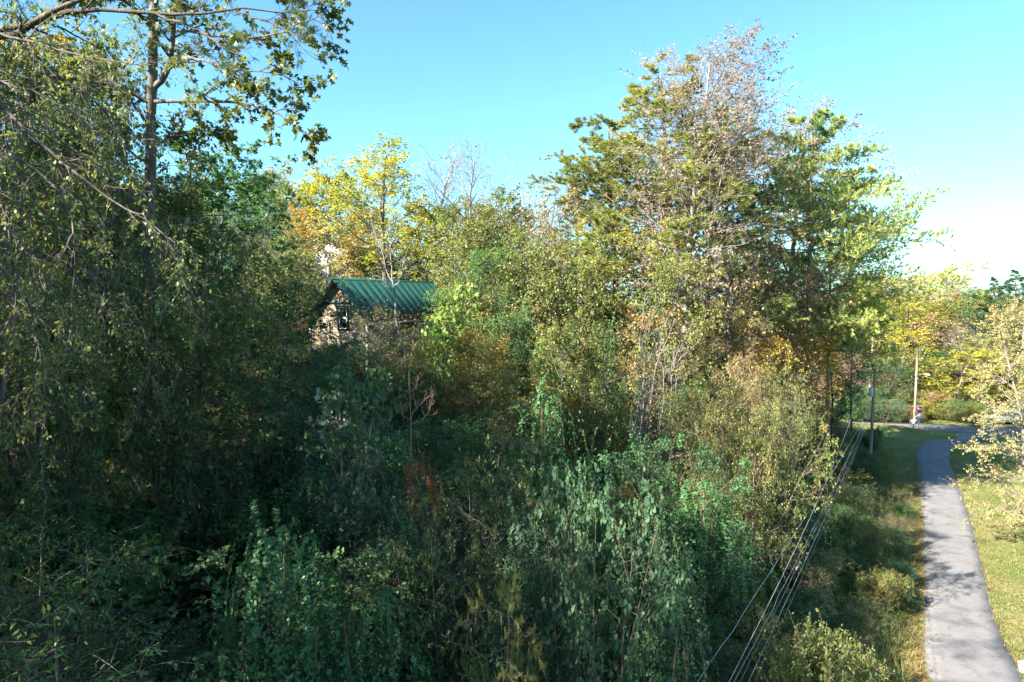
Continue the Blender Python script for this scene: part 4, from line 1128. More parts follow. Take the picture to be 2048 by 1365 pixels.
# gold-leaved tree at the right edge
b = gpt(2062, 45)
lim = [([b, W3(2050, 960, 45), W3(2046, 860, 45), W3(2030, 780, 45), W3(2010, 700, 45), W3(1996, 650, 45)], .17, .03, True),
       ([b, W3(2075, 900, 45), W3(2090, 780, 45), W3(2085, 680, 45), W3(2075, 600, 45)], .17, .03, True),
       ([b, W3(2030, 980, 44.5), W3(2000, 960, 44), W3(1965, 950, 43.6), W3(1935, 955, 43.4)], .07, .01, True),
       ([W3(2046, 860, 45), W3(2020, 830, 44.4), W3(1985, 815, 44), W3(1962, 830, 43.8)], .06, .01, True),
       ([W3(2050, 940, 45), W3(2015, 905, 44), W3(1980, 890, 43.6), W3(1945, 900, 43.2)], .06, .01, True),
       ([b, W3(2040, 1020, 44), W3(2010, 1020, 43), W3(1975, 1025, 42.5), W3(1945, 1030, 42.3)], .06, .01, True),
       ([W3(2030, 780, 45), W3(2000, 755, 45.6), W3(1975, 750, 46)], .05, .01, True),
       ([W3(2050, 960, 45), W3(2080, 930, 43.5), W3(2100, 920, 42)], .06, .01, True),
       ([W3(2060, 1040, 45), W3(2080, 1030, 43), W3(2060, 1040, 41.5)], .05, .01, True),
       ([W3(2046, 860, 45), W3(2060, 800, 44), W3(2050, 720, 43.5)], .05, .01, True),
       ([W3(2085, 700, 45), W3(2050, 650, 44.6), W3(2030, 620, 44.4)], .05, .01, True)]
m = limbs_tree('gold_edge', 84, b, lim, BARKL, L['straw'], n2=18, len2=1.8, n3=7, len3=.65, per=10, size=.11, ang2=.8, droop=.5, flat=.4, start=.2)
stand(m, 'gold_leaved_tree', 'open gold and orange leaved tree at the right edge of the lawn', 'tree', b)

# ------------------------------------------------------------------ single trees and shrubs placed one by one
T, S = 'tree', 'shrub'
# tall stand in the middle right
put('pine_clump', 'pine_tree', 'tall pine with clumped yellow green needles, left of the pale poplar', T, 1300, 50, 120, 400, rot=.4)
put('pine_clump', 'pine_tree', 'shorter pine with a rounded crown leaning out to the left', T, 1225, 53, 225, 330, rot=2.6)
put('poplar_tall', 'poplar_tree', 'tallest tree, a pale trunked poplar with thin papery leaves', T, 1366, 46.5, 92, 310, rot=4.1)
put('poplar_b', 'poplar_tree', 'tan leaved poplar between the tallest tree and the white pine', T, 1460, 51, 120, 330, rot=2.6, leafm=L['pale'])
put('poplar_b', 'poplar_tree', 'thin leaved poplar top showing just above the white pine', T, 1560, 60, 215, 280, rot=.2, leafm=L['pale'])
put('pine_white', 'pine_tree', 'broad white pine with feathery branches stretching right over the lane', T, 1600, 55, 222, 375, rot=.9)
put('pine_white', 'pine_tree', 'smaller white pine tucked behind the right side of the broad one', T, 1655, 61, 340, 260, rot=2.9)
put('pine_clump', 'pine_tree', 'pink barked pine trunk standing between poplar and white pine', T, 1420, 52, 260, 300, rot=5, leafm=L['wpine'])
put('column', 'ivy_column', 'trunk sleeved in dark ivy left of the leaning saplings', S, 1218, 39, 640, 70)
put('column', 'ivy_column', 'slimmer ivy sleeved trunk under the leaning saplings', S, 1275, 38, 745, 45)
put('column', 'ivy_column', 'bright ivy covered stump above the draped vine mound', S, 1052, 40, 590, 60, leafm=L['green'])
put('column', 'ivy_column', 'low ivy clump sunlit above the draped vine mound', S, 1085, 36, 660, 90, leafm=L['bright'])
put('column', 'ivy_column', 'ivy climbing a dark trunk beside the pink barked pine', S, 1475, 50, 640, 45)
put('mound', 'vine_mound', 'dome of hanging bright green vines low in the near thicket', S, 562, 12.5, 1030, 400, leafm=L['vine'])
put('mound_b', 'vine_mound', 'dark green vine draped dome in the middle of the thicket', S, 1092, 24, 768, 210, leafm=L['vine'])
put('thick_c', 'broadleaf_shrub', 'dark shrub with large bluish leaves low in the middle', S, 1165, 14.5, 930, 300, leafm=L['blue'])
put('thick_b', 'shrub', 'brown leaved sunlit bush below the pine trunks', S, 1425, 36, 790, 230, leafm=L['tan'])
put('thick_b', 'shrub', 'rust brown bush right of the brown sunlit bush', S, 1530, 42, 700, 180, leafm=L['olive'])
put('thick_a', 'shrub', 'bright green leafy bush catching sun below the leaning saplings', S, 1290, 28, 862, 220, leafm=L['vine'])
put('thick_a', 'shrub', 'red leaved low shrub under the dead tan sapling', S, 828, 20, 900, 75, leafm=L['russet'])
put('sap_silver', 'poplar_sapling', 'silvery leaved sapling left of the dead tan sapling', S, 705, 19.5, 730, 170, leafm=L['silver'])
put('sap_heart', 'broadleaf_sapling', 'bright heart leaved sapling at the right end of the green roof', S, 905, 37, 562, 130, leafm=L['bright'])
put('thick_b', 'arching_shrub', 'arching shrub with long yellowing leaves left of the vine dome', S, 985, 18, 850, 330, leafm=L['elm'])
put('thick_b', 'arching_shrub', 'arching long leaved shrub below the dead tan sapling', S, 880, 15, 990, 330)
put('cedar', 'cedar', 'small feathery brown green conifer low in the near thicket', S, 1010, 12.5, 1120, 170, leafm=L['elm'])
put('tree_sparse', 'sapling', 'dark slender sapling crossing the cabin gable corner', T, 748, 37, 600, 110, leafm=L['olive'], bark=BARKD)
# more vine-draped domes through the lower thicket
for lab, px_, Y_, top_, w_, md, lk in [('vine draped dome right of the large bluish leaved shrub', 1300, 19, 985, 260, 'mound_b', 'dark'), ('vine draped dome below the dead tan sapling', 815, 16.5, 1010, 270, 'mound', 'dark'),
        ('low vine draped dome between the bright vine dome and the conifer', 760, 12.5, 1150, 300, 'mound_b', 'vine'), ('vine draped dome left of the cables, half way up the slope', 1400, 26, 950, 230, 'mound', 'vine'),
        ('dark vine draped dome behind the large bluish leaved shrub', 1200, 20, 880, 250, 'mound_b', 'vine'), ('vine draped dome behind the bright vine dome', 640, 20, 920, 230, 'mound', 'dark'),
        ('tall dark vine draped dome left of the silvery sapling', 600, 26, 800, 200, 'mound_b', 'dark'), ('vine draped dome at the bottom left of the cables', 1320, 15, 1160, 280, 'mound_b', 'dark'),
        ('vine draped dome right of the arching shrub', 1040, 15.5, 1010, 260, 'mound', 'blue'), ('vine draped dome on the bank above the cables', 1540, 34, 905, 170, 'mound_b', 'dark')]:
    put(md, 'vine_mound', lab, S, px_, Y_, top_, w_, leafm=L[lk])
# foliage against the cabin walls
for lab, px_, Y_, top_, w_, md, lk in [('dark bush covering the foot of the cabin gable', 650, 39.5, 690, 120, 'thick_a', 'dark'), ('green bush before the cabin corner', 715, 39, 690, 110, 'thick_a', 'green'),
        ('olive bush under the cabin gutter', 790, 40, 692, 130, 'thick_b', 'olive'), ('leafy bush before the far end of the cabin wall', 865, 41, 672, 120, 'thick_a', 'green'), ('dark tree just below the left rake of the cabin', 600, 41, 665, 90, 'thick_a', 'green')]:
    put(md, 'cabin_shrub', lab, S, px_, Y_, top_, w_, leafm=L[lk])
# leafy wall right of the cabin
for k, (px_, Y_, top_, w_, md, lk, lab) in enumerate([(900, 62, 395, 190, 'tree_far', 'yellow', 'yellow green tree at the right end of the ridge above the roof'), (960, 66, 400, 190, 'tree_far_b', 'olive', 'olive gold tree behind the second bare tree'),
        (1040, 62, 385, 200, 'tree_far', 'olive', 'olive skyline tree right of the bare trees'), (1110, 60, 400, 190, 'tree_far_b', 'tan', 'tan skyline tree close left of the pines'),
        (1000, 50, 480, 200, 'tree_far', 'elm', 'yellow green tree right of the green roof end'), (1080, 52, 470, 200, 'tree_far_b', 'olive', 'broad olive tree above the sunlit ivy clump'),
        (1170, 50, 500, 210, 'tree_far', 'olive', 'broad olive tree left of the pine trunks'), (1250, 46, 540, 200, 'tree_far_b', 'elm', 'yellow green tree under the left pine'),
        (1120, 33, 610, 170, 'tree_mix', 'olive', 'olive tree standing over the dark vine dome'), (1200, 34, 640, 170, 'tree_olive', 'elm', 'yellow green tree left of the ivy sleeved trunk'),
        (940, 44, 560, 150, 'tree_olive', 'olive', 'olive tree right of the heart leaved sapling'), (1340, 44, 600, 190, 'tree_far', 'tan', 'tan leaved tree behind the leaning saplings'),
        (1450, 48, 610, 190, 'tree_far_b', 'straw', 'straw coloured tree under the pale poplar'), (1010, 40, 600, 150, 'tree_mix', 'green', 'green tree left of the ivy covered stump'),
        (740, 66, 430, 190, 'tree_far_b', 'straw', 'straw gold tree directly above the green roof'), (820, 64, 450, 190, 'tree_far', 'straw', 'straw yellow tree above the middle of the green roof'),
        (680, 84, 350, 160, 'tree_far', 'yellow', 'yellow skyline tree left of the bright topped tree'), (560, 80, 345, 150, 'tree_far', 'olive', 'olive skyline tree at the edge of the left woods'),
        (540, 72, 370, 130, 'tree_far', 'elm', 'yellow green skyline tree left of the white roofed house')]):
    put(md, 'ridge_tree', lab, T, px_, Y_, top_, w_, leafm=L[lk])
for lab, px_, Y_, top_, w_, md, lk in [('thin branched tree screening the cabin side wall', 845, 38.5, 645, 110, 'tree_sparse', 'olive'),
        ('dense tan tree on the bank right of the brown sunlit bush', 1482, 34, 705, 150, 'thick_a', 'tan'), ('dense olive green tree on the bank left of the cables', 1500, 30, 800, 170, 'thick_a', 'olive'), ('bushy olive brown tree left of the bank trees', 1440, 31, 745, 170, 'thick_a', 'olive'), ('dense olive tree on the bank below the pines', 1560, 41, 730, 130, 'thick_b', 'olive')]:
    put(md, 'slope_tree', lab, T, px_, Y_, top_, w_, leafm=L[lk])
# along the ridge behind the cabin
put('tree_yellow', 'yellow_tree', 'bright yellow topped tree rising behind the green roof', T, 765, 60, 247, 250, rot=1)
put('bare', 'bare_tree', 'bare pinkish twigged tree right of the bright yellow topped tree', T, 848, 63, 245, 190, rot=2)
put('bare', 'bare_tree', 'second bare tree with a few red leaves reaching right', T, 905, 60, 285, 200, rot=.3)
put('tree_far', 'ridge_tree', 'yellow green tree just left of the bright yellow topped tree', T, 700, 88, 325, 160)
put('tree_far_b', 'ridge_tree', 'tan and pink topped tree on the skyline above the white roof', T, 605, 88, 320, 150, leafm=L['tan'])
put('tree_far', 'ridge_tree', 'olive skyline tree above and right of the white roof', T, 650, 90, 330, 130, leafm=L['olive'])
put('tree_mix', 'ridge_tree', 'dark green skyline tree where the left woods meet the sky', T, 525, 70, 325, 160, leafm=L['green'])
put('tree_far_b', 'ridge_tree', 'orange gold tree left of the white roofed house', T, 562, 66, 410, 120)
put('tree_far_b', 'ridge_tree', 'gold leaved tree right of the white roofed house', T, 740, 64, 450, 110)
put('tree_mix', 'ridge_tree', 'green tree standing right beside the white roofed house', T, 735, 70, 400, 130, leafm=L['olive'])
put('tree_far', 'ridge_tree', 'pale yellow tree right behind the far end of the green roof', T, 830, 68, 400, 160)
put('tree_olive', 'ridge_tree', 'olive tree overhanging the far end of the green roof', T, 925, 56, 405, 150)
put('tree_olive', 'ridge_tree', 'tan and olive skyline tree between the bare trees and the pines', T, 1000, 58, 380, 160, leafm=L['olive'])
put('tree_sparse', 'ridge_tree', 'thin tan topped skyline tree close left of the tall pines', T, 1075, 54, 345, 170, leafm=L['pale'])
put('tree_sparse', 'ridge_tree', 'thin brown leaved tree under the left side of the pines', T, 1150, 50, 372, 170, leafm=L['tan'])
put('tree_mix', 'ridge_tree', 'dark leafy tree crown at the foot of the tall pines', T, 1340, 42, 470, 200, leafm=L['olive'])
put('tree_olive', 'ridge_tree', 'olive tree with thin upright stems left of the leaning saplings', T, 1180, 46, 470, 180)
put('tree_olive', 'ridge_tree', 'yellowing olive tree above the ivy covered stump', T, 1060, 46, 455, 190, leafm=L['olive'])
put('tree_mix', 'ridge_tree', 'green leaved tree filling the gap right of the bright heart leaved sapling', T, 975, 46, 470, 160, leafm=L['green'])
put('tree_sparse', 'ridge_tree', 'pink twigged thin tree in front of the white pine trunk', T, 1545, 50, 520, 190, leafm=L['tan'])
put('tree_sparse', 'ridge_tree', 'thin tan tree right of the tallest poplar trunk', T, 1440, 46, 480, 170, leafm=L['tan'])
put('tree_olive', 'ridge_tree', 'gold brown small tree under the white pine', T, 1590, 52, 640, 150, leafm=L['gold'])
put('tree_olive', 'ridge_tree', 'yellow brown small tree among the pine trunks', T, 1500, 46, 640, 160, leafm=L['gold'])
# shaded dark trees beside the junction
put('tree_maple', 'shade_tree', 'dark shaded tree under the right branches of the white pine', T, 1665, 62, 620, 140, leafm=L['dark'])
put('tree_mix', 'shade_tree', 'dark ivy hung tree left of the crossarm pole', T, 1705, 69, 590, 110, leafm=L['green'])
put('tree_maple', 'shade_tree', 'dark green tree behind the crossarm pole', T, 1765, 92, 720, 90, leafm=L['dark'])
# left woods
put('tree_maple', 'wood_tree', 'dark leafy maple behind the trunk of the limb tree', T, 250, 27, 330, 330, leafm=L['green'])
put('tree_maple', 'wood_tree', 'dense green maple right of the limb tree trunk', T, 420, 30, 270, 320, leafm=L['green'])
put('tree_mix', 'wood_tree', 'rounded green tree top against the sky left of the cabin', T, 470, 36, 300, 260, leafm=L['green'])
put('tree_maple', 'wood_tree', 'yellowing maple deep in the left woods', T, 130, 30, 250, 330, leafm=L['elm'])
put('tree_maple', 'wood_tree', 'shaded maple with yellow and green lobed leaves below the limb tree', T, 400, 22, 640, 300, leafm=L['olive'])
put('tree_maple', 'wood_tree', 'low dark maple left of the cabin gable', T, 560, 30, 560, 260, leafm=L['green'])
put('tree_olive', 'wood_tree', 'olive leaved tree directly left of the cabin rake', T, 565, 42, 470, 150, leafm=L['olive'])
put('tree_maple', 'wood_tree', 'dark maple at the far left behind the drooping twigs', T, 20, 22, 330, 330, leafm=L['dark'])
put('tree_maple', 'wood_tree', 'dark maple low in the left woods above the pale dead trunk', T, 290, 25, 620, 320, leafm=L['dark'])
put('thick_b', 'wood_tree', 'green leafy tree crown filling the upper left corner', T, 90, 18, -60, 400, leafm=L['green'])
put('tree_mix', 'wood_tree', 'tall sunlit leafy tree left of the limb tree trunk', T, 215, 25, -10, 330, leafm=L['elm'])
put('tree_mix', 'wood_tree', 'tall leafy tree in the top left corner behind the pine limb', T, 50, 20, -80, 400, leafm=L['olive'])
put('tree_mix', 'wood_tree', 'sunlit yellow green tree behind the upper left twigs', T, 190, 24, 110, 330, leafm=L['elm'])
put('tree_mix', 'wood_tree', 'leafy green tree behind the trunk of the limb tree, upper left', T, 60, 26, 100, 330, leafm=L['green'])
put('tree_mix', 'wood_tree', 'olive green tree between limb tree and cabin', T, 370, 26, 300, 260, leafm=L['elm'])
put('thick_a', 'wood_tree', 'dark bushy tree hiding the foot of the limb tree trunk', T, 320, 19.5, 470, 230, leafm=L['dark'])
put('thick_b', 'wood_tree', 'drooping dark tree right of the limb tree trunk', T, 440, 20.5, 560, 240, leafm=L['green'])
put('thick_a', 'wood_tree', 'dark bushy tree between the drooping left trees', T, 170, 18, 560, 260, leafm=L['dark'])
put('thick_a', 'wood_tree', 'dark green bushy tree left of the silvery sapling', T, 520, 24, 700, 230, leafm=L['dark'])
# uphill trees beyond the left edge, whose shade falls on the slope
for k, (X, Y, h) in enumerate([(-17, 10, 20), (-15.5, 3, 20), (-19, 14.5, 19), (-22, 18.5, 18), (-26, 23, 17), (-15, -3, 19), (-9, -9, 19), (-3, -13, 18), (-11, -15, 19), (-19, -10, 18), (-21, 2, 18), (-26, 8, 17), (-32, 31, 15), (-21, 8, 18), (-31, 15, 15)]):
    mdl = 'tree_mix'
    s = h / MOD[mdl].h
    put_at(mdl, 'uphill_tree', 'dense green tree up the slope beyond the left edge', T, X, Y, s * 1.25, s, leafm=L['green'], group='trees up the slope beyond the left edge')

# ------------------------------------------------------------------ thicket shrubs covering the slope
def env(px, Y):
    X = [-400, 0, 200, 400, 560, 620, 700, 880, 930, 1000, 1200, 1400, 1500, 1600, 1700, 1800, 2200]
    if Y < 13.6: P = [700, 880, 1050, 1380, 1480, 1480, 1330, 1180, 1150, 1150, 1200, 1330, 1420, 1500, 1500, 1500, 1500]
    elif Y < 20: P = [600, 760, 980, 1260, 1230, 1100, 1010, 1000, 1000, 1010, 1040, 1180, 1330, 1330, 1330, 1500, 1500]
    elif Y < 32: P = [400, 560, 760, 960, 900, 790, 800, 800, 800, 900, 930, 900, 920, 960, 1050, 1200, 1300]
    elif Y < 44: P = [350, 400, 450, 480, 640, 700, 730, 710, 650, 640, 680, 740, 800, 860, 920, 960, 1300]
    elif Y < 60: P = [250, 260, 280, 330, 420, 520, 540, 540, 520, 520, 560, 640, 720, 780, 860, 930, 1300]
    else:        P = [240, 250, 280, 320, 370, 440, 470, 470, 450, 440, 470, 560, 600, 640, 800, 860, 1300]
    return float(np.interp(px, X, P))
ZONE = lambda px, py: None
g = np.random.default_rng(99)
cnt = 0
Y = 10.0
filler = []
while Y < 82:
    step = 1.75 + Y * .058
    X = -.86 * Y - 2
    while X < .555 * Y - 1.0:
        x, y = X + g.uniform(-.4, .4) * step, Y + g.uniform(-.4, .4) * step
        X += step
        filler.append((x, y, step))
    Y += step
Y = 22.0
while Y < 72:
    t_ = -1.4
    while t_ < 9.5:
        filler.append((.555 * Y - .6 - t_ / .876 + g.uniform(-.5, .5), Y + g.uniform(-.6, .6), 1.7))
        t_ += 2.0
    Y += 1.5 + Y * .022
LEAFSETS = [('shrub_dark', ['dark', 'green', 'vine'], 'dense'), ('shrub_green', ['green', 'vine', 'dark'], 'droopy'), ('shrub_arch', ['elm', 'green', 'olive'], 'arching'),
            ('shrub_big', ['blue', 'green', 'vine'], 'large leaved'), ('shrub_fine', ['blue', 'dark', 'olive'], 'fine leaved'), ('shrub_tan', ['tan', 'olive', 'olive'], 'twiggy')]
CW = dict(dark='dark green', green='mid green', vine='bright green', elm='yellow green', olive='olive', blue='blue green', tan='tan', gold='golden', russet='russet', yellow='yellow')
def where(px, y, d_toe):
    if y < 20:
        B = [(300, 'in the lower left corner'), (480, 'just left of the bright vine dome'), (700, 'at the foot of the bright vine dome'), (1000, 'low below the dead tan sapling'), (1300, 'beside the large bluish leaved shrub'), (1500, 'left of the cables at the bottom'), (9e9, 'under the cables at the bottom')]
    elif d_toe < 9:
        B = [(1500, 'low on the bank left of the cables'), (1620, 'on the bank where the cables cross it'), (1720, 'on the bank right of the cables'), (9e9, 'at the grass edge near the crossarm pole')]
    elif y < 32:
        B = [(200, 'under the left drooping twigs'), (420, 'around the pale dead trunk'), (620, 'behind the bright vine dome'), (800, 'around the silvery sapling'), (1000, 'right of the dead tan sapling'), (1180, 'around the dark vine dome'), (9e9, 'right of the dark vine dome')]
    elif y < 44:
        B = [(300, 'deep in the left woods'), (620, 'left of the cabin gable'), (900, 'against the cabin wall'), (1150, 'between cabin and ivy trunks'), (1400, 'around the leaning saplings'), (9e9, 'below the pine trunks')]
    elif y < 60:
        B = [(620, 'uphill left of the cabin'), (950, 'close behind the cabin'), (1200, 'right of the cabin roof'), (1420, 'at the foot of the tall pines'), (9e9, 'under the white pine')]
    else:
        B = [(560, 'high in the left woods'), (760, 'around the white roofed house'), (1000, 'behind the green roof'), (1300, 'behind the tall pines'), (9e9, 'behind the white pine')]
    for lim_, w_ in B:
        if px < lim_: return w_
for x, y, step in filler:
    zg = float(terrain(x, y))
    if (.555 * y - .6 - x) * .876 < (-1.9 if y < 60 else .3) or x > np.interp(y, CL[:, 1], CL[:, 0]) - 1.3 or y > side_road_y(x) - 5.5: continue
    px, py = world_to_pix(x, y, zg + 1.5)
    if px < -170 or px > 1830: continue
    # stay clear of the cabin and of the house behind it
    lx, ly = x - HX, y - HY
    ca, sa = math.cos(R(22)), math.sin(R(22))
    ux, uy = lx * ca - ly * sa, lx * sa + ly * ca
    if -3.6 < ux < 3.6 and -1.2 < uy < RL + 1: continue
    if (x - bA[0]) ** 2 + (y - bA[1] + 2) ** 2 < 14: continue
    if y > 50 and 600 < px < 690 and y < 82: continue
    if (x - bx) ** 2 + (y - by - 4) ** 2 < 40: continue
    zt = pix_z(env(px, y), y)
    hmax = zt - zg
    d_toe = (.555 * y - .6 - x) * .876
    if d_toe < 9 and y > 18: hn = g.uniform(1.1, 2.0) + .16 * max(d_toe, -1.5)
    elif y < 44: hn = g.uniform(3.5, 8.5)
    else: hn = g.uniform(4.5, 9.5)
    h = min(hn, hmax * g.uniform(.8, 1.0))
    wl = abs(x - (-5.2 + .594 * (y + 1)))
    if wl < 2.2 and y < 34: h = min(h, 2.6)
    if 290 < px < 430 and y < 21.5: continue
    if h < .9 or (240 < px < 480 and y < 21 and h > 1.5 and g.random() < .8): continue
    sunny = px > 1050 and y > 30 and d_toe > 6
    if h > 5.2 and y > 26:
        mdl = ['tree_olive', 'tree_mix', 'tree_sparse', 'thick_a', 'thick_b'][int(g.choice(5, p=[.3, .2, .15, .2, .15]))]
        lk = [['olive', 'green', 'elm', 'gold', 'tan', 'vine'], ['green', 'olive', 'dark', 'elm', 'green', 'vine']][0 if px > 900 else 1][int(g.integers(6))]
        s = h / MOD[mdl].h
        kind = {'tree_olive': 'two stemmed tree', 'tree_mix': 'leafy tree', 'tree_sparse': 'thin open tree', 'thick_a': 'bushy small tree', 'thick_b': 'drooping small tree'}[mdl]
        lab = CW[lk] + ' ' + kind + ' ' + where(px, y, d_toe)
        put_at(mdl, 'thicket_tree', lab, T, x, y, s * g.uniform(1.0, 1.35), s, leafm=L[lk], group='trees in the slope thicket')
    else:
        if h > 4.6:
            k = int(g.choice(3, p=[.45, .35, .2] if px > 380 else [.15, .8, .05])); mdl, lks, desc = [('thick_a', ['dark', 'green', 'vine'], 'bushy'), ('thick_b', ['elm', 'green', 'dark'], 'drooping'), ('thick_c', ['blue', 'green', 'dark'], 'large leaved')][k]
        else:
            pr = [.2, .2, .15, .1, .2, .15] if px > 1200 or y > 40 else [.28, .26, .16, .12, .14, .04]
            mdl, lks, desc = LEAFSETS[int(g.choice(6, p=pr))]
        if y < 26 and 480 < px < 1420 and h > 4.2 and g.random() < .5:
            mdl, lks, desc = ['mound', 'mound_b'][int(g.integers(2))], ['vine', 'dark', 'blue'], 'vine hung'
        if px < 400 and y < 24: lks = ['elm', 'olive', 'green']
        lk = lks[int(g.integers(3))]
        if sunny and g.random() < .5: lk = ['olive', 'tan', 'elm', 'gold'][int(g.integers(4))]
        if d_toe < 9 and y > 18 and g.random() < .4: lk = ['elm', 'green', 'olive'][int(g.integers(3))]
        s = h / MOD[mdl].h
        sx_ = np.clip(s * g.uniform(.9, 1.35), .45, 1.6)
        lab = CW[lk] + ' ' + desc + ' shrub ' + where(px, y, d_toe)
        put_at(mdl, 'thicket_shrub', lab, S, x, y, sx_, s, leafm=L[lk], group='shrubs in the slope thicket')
    cnt += 1
print('thicket plants', cnt)
for k, (px, Y, top, w, mdl, lk, lab) in enumerate([(1610, 20.5, 1235, 240, 'shrub_fine', 'elm', 'sunlit pale bush at the bottom under the cables'), (1560, 19, 1290, 160, 'shrub_green', 'elm', 'yellow green sunlit bush left of the pale bush under the cables'),
        (1705, 24, 1290, 150, 'shrub_fine', 'olive', 'low olive bush right of the pale bush under the cables'), (1735, 40, 975, 90, 'shrub_arch', 'elm', 'rounded yellow green bush near the crossarm pole foot'),
        (1750, 34, 1130, 110, 'shrub_fine', 'olive', 'olive low bush above the lane edge')]):
    put(mdl, 'bank_shrub', lab, S, px, Y, top, w, leafm=L[lk])

# ------------------------------------------------------------------ far slope beyond the junction
far = [('tree_far', 'yellow', 1835, 116, 545, 210, 'large yellow tree on the far slope skyline'), ('tree_far_b', 'tan', 1890, 122, 538, 120, 'pinkish bare topped tree on the far slope skyline'),
       ('tree_far', 'green', 1926, 112, 575, 80, 'round green tree left of the far dark pine'), ('pine_far', 'fpine', 1985, 110, 555, 100, 'dark green pine on the far slope'),
       ('pine_far', 'fpine', 2030, 124, 540, 110, 'second dark pine on the far slope at the right edge'), ('bare', 'russet', 1918, 100, 640, 80, 'low pink twigged bush below the far dark pine'),
       ('tree_far', 'yellow', 1905, 93, 690, 150, 'big pale green yellow tree right of the street lamp pole'), ('tree_far', 'straw', 1965, 94, 665, 130, 'yellow green tree right of the big pale tree'),
       ('tree_far_b', 'straw', 2020, 95, 680, 130, 'gold tinted tree above the silver car'), ('tree_far', 'yellow', 1790, 100, 650, 110, 'yellow green tree left of the street lamp pole'),
       ('tree_far', 'yellow', 1770, 112, 590, 110, 'olive tree right of the far utility pole top'), ('tree_far_b', 'tan', 1850, 104, 625, 120, 'tan brown tree above the street lamp pole'),
       ('tree_far', 'yellow', 1800, 120, 570, 130, 'yellow tree behind the right tips of the white pine'), ('tree_far', 'green', 1870, 97, 690, 90, 'green tree close behind the street lamp pole'),
       ('tree_far_b', 'straw', 1960, 104, 610, 120, 'olive brown tree below the far dark pine'), ('tree_far', 'olive', 2060, 104, 600, 130, 'olive tree at the right edge of the far slope'),
       ('tree_far', 'elm', 1760, 96, 690, 80, 'pale leafy tree behind the crossarm pole'), ('tree_far', 'yellow', 2075, 92, 700, 140, 'pale yellow tree at the right edge beyond the car'),
       ('tree_far_b', 'tan', 1950, 124, 548, 110, 'tan skyline tree between the green tree and the dark pine'), ('tree_far_b', 'olive', 1760, 126, 535, 120, 'dull skyline tree left of the large yellow tree')]
for mdl, lk, px, Y, top, w, lab in far:
    put(mdl, 'far_tree', lab, T, px, Y, top, w, leafm=L[lk])
g = np.random.default_rng(17)
for k in range(84):
    px = 1690 + 395 * g.random(); Y = 86.5 + 16 * g.random() ** 2
    if 1840 < px < 1900 and Y < 90: Y += 2
    if 1955 < px < 2050 and Y < 91: continue
    z = float(terrain(pix_x(px, Y, 1), Y)); X = pix_x(px, Y, z)
    if Y < side_road_y(X) + 3.0: Y = float(side_road_y(X)) + 3.0 + .8 * g.random()
    mdl = ['shrub_fine', 'shrub_green', 'shrub_tan', 'shrub_dark'][int(g.integers(4))]
    lk = ['elm', 'olive', 'yellow', 'green', 'tan'][int(g.integers(5))] if px > 1790 else ['dark', 'green', 'russet', 'green', 'dark'][int(g.integers(5))]
    h = g.uniform(1.4, 3.8); s = h / MOD[mdl].h
    spot = 'behind the crossarm pole' if px < 1790 else ('left of the stop sign' if px < 1836 else ('behind the stop sign' if px < 1870 else ('between stop sign and silver car' if px < 1960 else 'behind the silver car')))
    lab = CW[lk] + ' ' + {'shrub_fine': 'fine leaved', 'shrub_green': 'droopy', 'shrub_tan': 'twiggy', 'shrub_dark': 'dense'}[mdl] + ' low roadside bush ' + spot
    put_at(mdl, 'roadside_bush', lab, S, X, Y, s * 1.5, s, leafm=L[lk], group='low roadside bushes')

# far wooded hills closing the horizon (reads as one mass)
g = np.random.default_rng(23)
Gm = Geo()
n = 36000
Yf = 132 + 200 * g.random(n) ** 1.3; Xf = (g.random(n) * 2 - 1) * Yf * 1.05
zf = terrain(Xf, Yf)
cell = np.sin(Xf * .9) * np.sin(Yf * .8) + .6 * np.sin(Xf * .37 + 2) * np.sin(Yf * .31)
zf = zf + np.maximum(6.5 + 2.5 * cell, .5) * g.random(n) ** .45 - 1
leaves(Gm, np.stack([Xf, Yf, zf], -1), nrm(g.normal(0, 1, (n, 3))), nrm(g.normal(0, .7, (n, 3)) + [0, -.5, .7]), g.uniform(.7, 1.5, n), T_KITE, np.clip(.5 + .25 * cell + g.normal(0, .2, n), 0, 1), g)
tag(obj('far_forest', Gm.mesh('far_forest', L['olive'])), 'autumn forest on the distant hills', kind='stuff')

# ------------------------------------------------------------------ ground cover
g = np.random.default_rng(31)
n = 36000
Yu = 7 + 76 * g.random(n) ** 1.1; Xu = Yu * (-.85 + 1.42 * g.random(n)) - .5
hz = hills(Xu, Yu)
ok = (hz > .25)
Xu, Yu = Xu[ok], Yu[ok]
zz = terrain(Xu, Yu) + g.random(len(Xu)) ** 1.5 * .9
Gm = Geo()
clump = .5 + .5 * np.sin(Xu * 1.7 + np.sin(Yu * 1.1) * 2) * np.sin(Yu * 1.3)
leaves(Gm, np.stack([Xu, Yu, zz], -1), nrm(g.normal(0, 1, (len(Xu), 3))), nrm(g.normal(0, .5, (len(Xu), 3)) + [0, 0, 1]), g.uniform(.1, .3, len(Xu)), T_KITE, np.clip(.6 * clump + .4 * g.random(len(Xu)), 0, 1), g)
tag(obj('undergrowth', Gm.mesh('undergrowth', L['green'])), 'low leafy undergrowth between the shrubs', kind='stuff')

